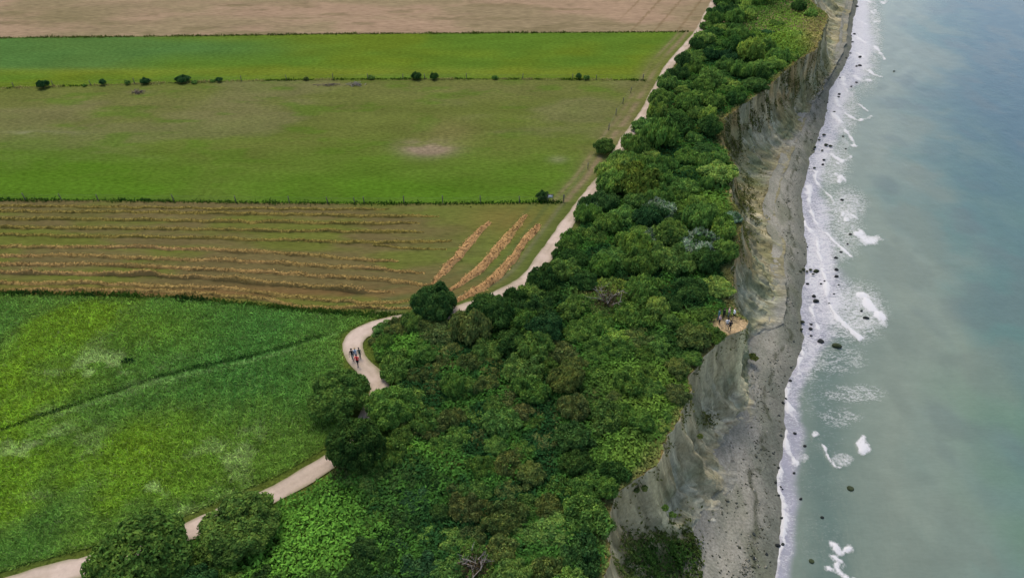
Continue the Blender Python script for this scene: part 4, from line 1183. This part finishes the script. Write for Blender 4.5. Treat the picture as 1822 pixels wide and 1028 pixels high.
def shore_words(py):
    for lim, t in ((50, 'at the very top of the shore'), (110, 'level with the green field'), (165, 'level with the upper pasture fence'), (250, 'level with the upper pasture'), (330, 'level with the lower pasture'), (440, 'level with the slanting hay rows'),
                   (500, 'by the widest foam fan'), (545, 'just above the cliff point'), (600, 'level with the cliff point'), (700, 'just below the cliff point'), (830, 'level with the tall tree'), (900, 'level with the two lone whitecaps')):
        if py < lim: return t
    return 'near the bottom edge'
for (px, py, w) in SURF: rock(px, py, w * 1.15, DK * random.uniform(.6, 1.2), 'dark wet boulder awash in the foam, ' + shore_words(py), 'dark boulders in the surf')
rock(1489, 616, 17, GN, 'large flat greenish rock standing clear of the foam off the cliff point', None)
rock(1452, 536, 11, DK, 'biggest dark oval boulder in the thin foam above the cliff point', None)
rock(1541, 566, 11, DK * 1.1, 'dark boulder behind the farthest breaking crest', None)
rock(1460, 607, 13, DK, 'dark boulder where a foam tongue ends, below the breaking waves', None)
rock(1452, 483, 12, GN * .7, 'largest green-black boulder of the row across the beach', None)
rock(1444, 998, 10, GN * 1.0, 'round green weedy boulder in shallow water near the bottom edge', None)
rock(1513, 869, 13, GN * .9, 'submerged dark slab alone in clear water', None, SEA + .02)
rock(1268, 925, 11, PALE, 'single white boulder on the grey beach near the bottom', None, TOE - .3)
rock(1396, 577, 7, PALE * .9, 'small white boulder on the beach right of the people on the point', None, SEA + .6)
rock(1394, 428, 5, PALE * .8, 'small pale stone on the pale strip of the upper beach', None, SEA + .6)
for (px, py, w) in [(1430, 479, 7), (1436, 483, 6), (1442, 480, 7), (1424, 483, 6), (1447, 488, 6), (1428, 573, 8), (1426, 586, 7), (1424, 292, 5), (1435, 255, 6), (1442, 250, 6), (1450, 262, 7), (1466, 240, 7),
                    (1470, 258, 8), (1478, 260, 7), (1458, 249, 5), (1463, 268, 6), (1449, 299, 6), (1421, 300, 5), (1416, 320, 5), (1412, 455, 5)]:
    rock(px, py, w, GN * random.uniform(.5, .9), 'dark boulder in a row lying across the beach, ' + shore_words(py), 'boulders in rows on the beach', SEA + .25)
rr = random.Random(88)
for i in range(110):
    py = rr.uniform(20, 1020); y0 = W(1450, py, SEA)[1]; x = float(xs(np.array([y0]))[0]) + rr.uniform(-4.5, 1.0) * (1 if rr.random() < .8 else 1.8)
    if x < float(xt(np.array([y0]))[0]) + .5: continue
    o = link('boulder', RM[rr.randrange(6)], None, (x, y0, SEA + .1 + max(0, (float(xs(np.array([y0]))[0]) - x)) * .13)); R = rr.uniform(.12, .3)
    o.scale = (R, R * rr.uniform(.6, 1), R * .9); o.rotation_euler = (0, 0, rr.uniform(0, 3)); o.color = (*(DK * rr.uniform(.7, 2.0)), 1)
    tag(o, 'small dark stone on the waterline, ' + shore_words(py), 'stone', 'small stones along the waterline')

# ------------------------------------------------------------------ people
SKIN, DKC, WHC = (0.42, 0.27, 0.2), (0.015, 0.016, 0.02), (0.7, 0.7, 0.72)
def cmat(name, rgb): return plain_mat(name, rgb, .85, .1, 12)
pm = {'skin': cmat('skin', SKIN), 'black': cmat('black_cloth', DKC), 'white': cmat('white_cloth', WHC), 'red': cmat('red_cloth', (.62, .02, .03)), 'blue': cmat('pale_blue_cloth', (.35, .5, .62)),
      'navy': cmat('navy_cloth', (.03, .05, .1)), 'teal': cmat('teal_cloth', (.06, .14, .15)), 'jeans': cmat('jeans', (.08, .13, .2)), 'pink': cmat('pink_cloth', (.6, .38, .36)),
      'hair': cmat('dark_hair', (.02, .015, .012)), 'fair': cmat('fair_hair', (.3, .2, .1)), 'grey': cmat('grey_cloth', (.2, .21, .22)), 'green': cmat('dark_green_cloth', (.03, .07, .05))}
def person(px, py, rz, top, bottom, hair, label, group, height=1.75, stride=.25, arm=.15, short=False, pack=None, z=.1, group_is=None):
    s = height / 1.75
    V, E, Rr = [], [], []
    def v(x, y, z_, r, par=None):
        V.append((x * s, y * s, z_ * s)); Rr.append(r * s); i = len(V) - 1
        if par is not None: E.append((par, i))
        return i
    pel = v(0, 0, .93, .15); wst = v(0, 0, 1.08, .135, pel); ch = v(0, 0, 1.28, .16, wst); nk0 = v(0, 0, 1.43, .09, ch); nk = v(0, .01, 1.49, .055, nk0)
    h1 = v(0, .02, 1.57, .085, nk); h2 = v(0, .02, 1.66, .10, h1); v(0, .01, 1.73, .06, h2)
    for sd_, st in ((-1, stride), (1, -stride)):
        hip = v(.1 * sd_, 0, .88, .10, pel); kn = v(.1 * sd_, st * .5 + .03, .48, .062, hip); an = v(.1 * sd_, st - .03, .09, .042, kn); v(.11 * sd_, st + .14, .035, .038, an)
        sh = v(.18 * sd_, 0, 1.39, .066, ch); el = v(.25 * sd_, -st * .4, 1.12, .046, sh); wr = v(.25 * sd_, -st * .4 + arm, .88, .03, el)
        pa = v(.25 * sd_, -st * .4 + arm * 1.15, .80, .03, wr)
        for f, (dx, ln) in enumerate(((-.027, .07), (-.009, .085), (.009, .08), (.027, .065))):
            k1 = v(.25 * sd_ + dx, -st * .4 + arm * 1.2, .80 - ln * .7, .009, pa); v(.25 * sd_ + dx, -st * .4 + arm * 1.25 + .015, .80 - ln * 1.2, .008, k1)
        v(.25 * sd_ - .05 * sd_, -st * .4 + arm * 1.3, .80 - .02, .010, pa)
    me = bpy.data.meshes.new('body_skeleton'); me.from_pydata(V, E, []); me.update()
    o = bpy.data.objects.new('tmp', me); C.objects.link(o)
    mod = o.modifiers.new('s', 'SKIN')
    for i, sv in enumerate(me.skin_vertices[0].data): sv.radius = (Rr[i], Rr[i] * (.72 if i in (1, 2, 3) else 1)); sv.use_root = (i == 0)
    ms = o.modifiers.new('u', 'SUBSURF'); ms.levels = 1
    dg = bpy.context.evaluated_depsgraph_get(); bme = bpy.data.meshes.new_from_object(o.evaluated_get(dg)); bme.name = 'body'
    bpy.data.objects.remove(o)
    bme.materials.clear()
    for m in ('skin', top, bottom, 'black'): bme.materials.append(pm[m])
    for p in bme.polygons:
        c = p.center; zz = c.z / s; ax = abs(c.x) / s
        if zz > 1.46: i = 0
        elif ax > .195 and zz < (.95 if not short else 1.15): i = 0
        elif zz > .96: i = 1
        elif zz > (.12 if not short else .5): i = 2
        elif zz > .12: i = 0
        else: i = 3
        p.material_index = i; p.use_smooth = True
    q = W(px, py, z); root = empty('person', tuple(q), rz); tag(root, label, 'person', group)
    link('body', bme, root)
    bm = bmesh.new(); bmesh.ops.create_uvsphere(bm, u_segments=12, v_segments=8, radius=.118 * s)
    for w in bm.verts:
        if w.co.y > .03 * s and w.co.z < .03 * s: w.co.y *= .3; w.co.z *= .4
        w.co.y -= .02 * s; w.co.z = w.co.z * 1.05 + 1.68 * s
    hm = bpy.data.meshes.new('hair'); bm.to_mesh(hm); bm.free(); hm.materials.append(pm[hair]); link('hair', hm, root)
    fv = [box(-.03 * s, .118 * s, 1.645 * s, 1.658 * s, .018 * s, .01 * s), box(.03 * s, .118 * s, 1.645 * s, 1.658 * s, .018 * s, .01 * s), box(0, .118 * s, 1.585 * s, 1.592 * s, .04 * s, .01 * s)]
    Vv, Ff = join(fv); link('face', mesh_np('face', Vv, Ff, pm['hair']), root)
    Vv, Ff = box(0, .128 * s, 1.605 * s, 1.635 * s, .022 * s, .026 * s); link('nose', mesh_np('nose', Vv, Ff, pm['skin']), root)
    if pack:
        bm = bmesh.new(); bmesh.ops.create_cube(bm, size=1); bmesh.ops.bevel(bm, geom=bm.edges[:], offset=.2, segments=2, affect='EDGES')
        for w in bm.verts: w.co = Vector((w.co.x * .3, w.co.y * .18 - .2, w.co.z * .45 + 1.22)) * s
        bpm = bpy.data.meshes.new('backpack'); bm.to_mesh(bpm); bm.free(); bpm.materials.append(pm[pack])
        b = link('backpack', bpm, None, tuple(q)); b.rotation_euler = (0, 0, rz); tag(b, 'dark backpack worn on the back of a walker', 'backpack')
    return root
gw, gp = 'walkers on the path bend', 'people on the cliff point'
PI = math.pi
person(637, 650, PI * .95, 'red', 'black', 'hair', 'person in a red top and dark trousers, walking in front on the path bend', gw, 1.78, .22)
person(628, 640, PI * 1.0, 'black', 'grey', 'hair', 'dark-clad person with dark hair on the left of the walkers on the path', gw, 1.82, .18)
person(634, 637, PI * 1.05, 'blue', 'white', 'fair', 'person in pale blue and white, just behind the one in red', gw, 1.65, .2)
person(641, 636, PI * 1.0, 'green', 'green', 'hair', 'dark green clad person at the right edge of the path', gw, 1.6, .15)
person(1277, 569, -PI / 2, 'teal', 'jeans', 'hair', 'person in a dark teal jacket, leftmost at the back of the cliff point', gp, 1.8, .08)
person(1286, 566.5, -PI / 3, 'black', 'black', 'hair', 'person all in black, second from the left on the cliff point', gp, 1.72, .05)
person(1295, 564, -PI / 2, 'pink', 'jeans', 'fair', 'person in a pinkish top and jeans, between the black and the white tops', gp, 1.65, .05)
person(1304, 567, -PI / 2, 'white', 'black', 'fair', 'person in a white top and dark shorts, nearest the tip of the cliff point', gp, 1.75, .1, short=True)
person(1279, 576, -PI / 2.5, 'pink', 'black', 'fair', 'short person in a pale top and black trousers at the left edge of bare ground', gp, 1.45, .08)
person(1297, 588.5, 0, 'black', 'black', 'hair', 'dark-clad person standing in front, closest to the viewer on the point', gp, 1.78, .1)
person(1292, 583.5, -.4, 'white', 'grey', 'hair', 'person in a white top and grey trousers beside the front dark-clad one', gp, 1.65, .1)
print('objects', len(bpy.data.objects))
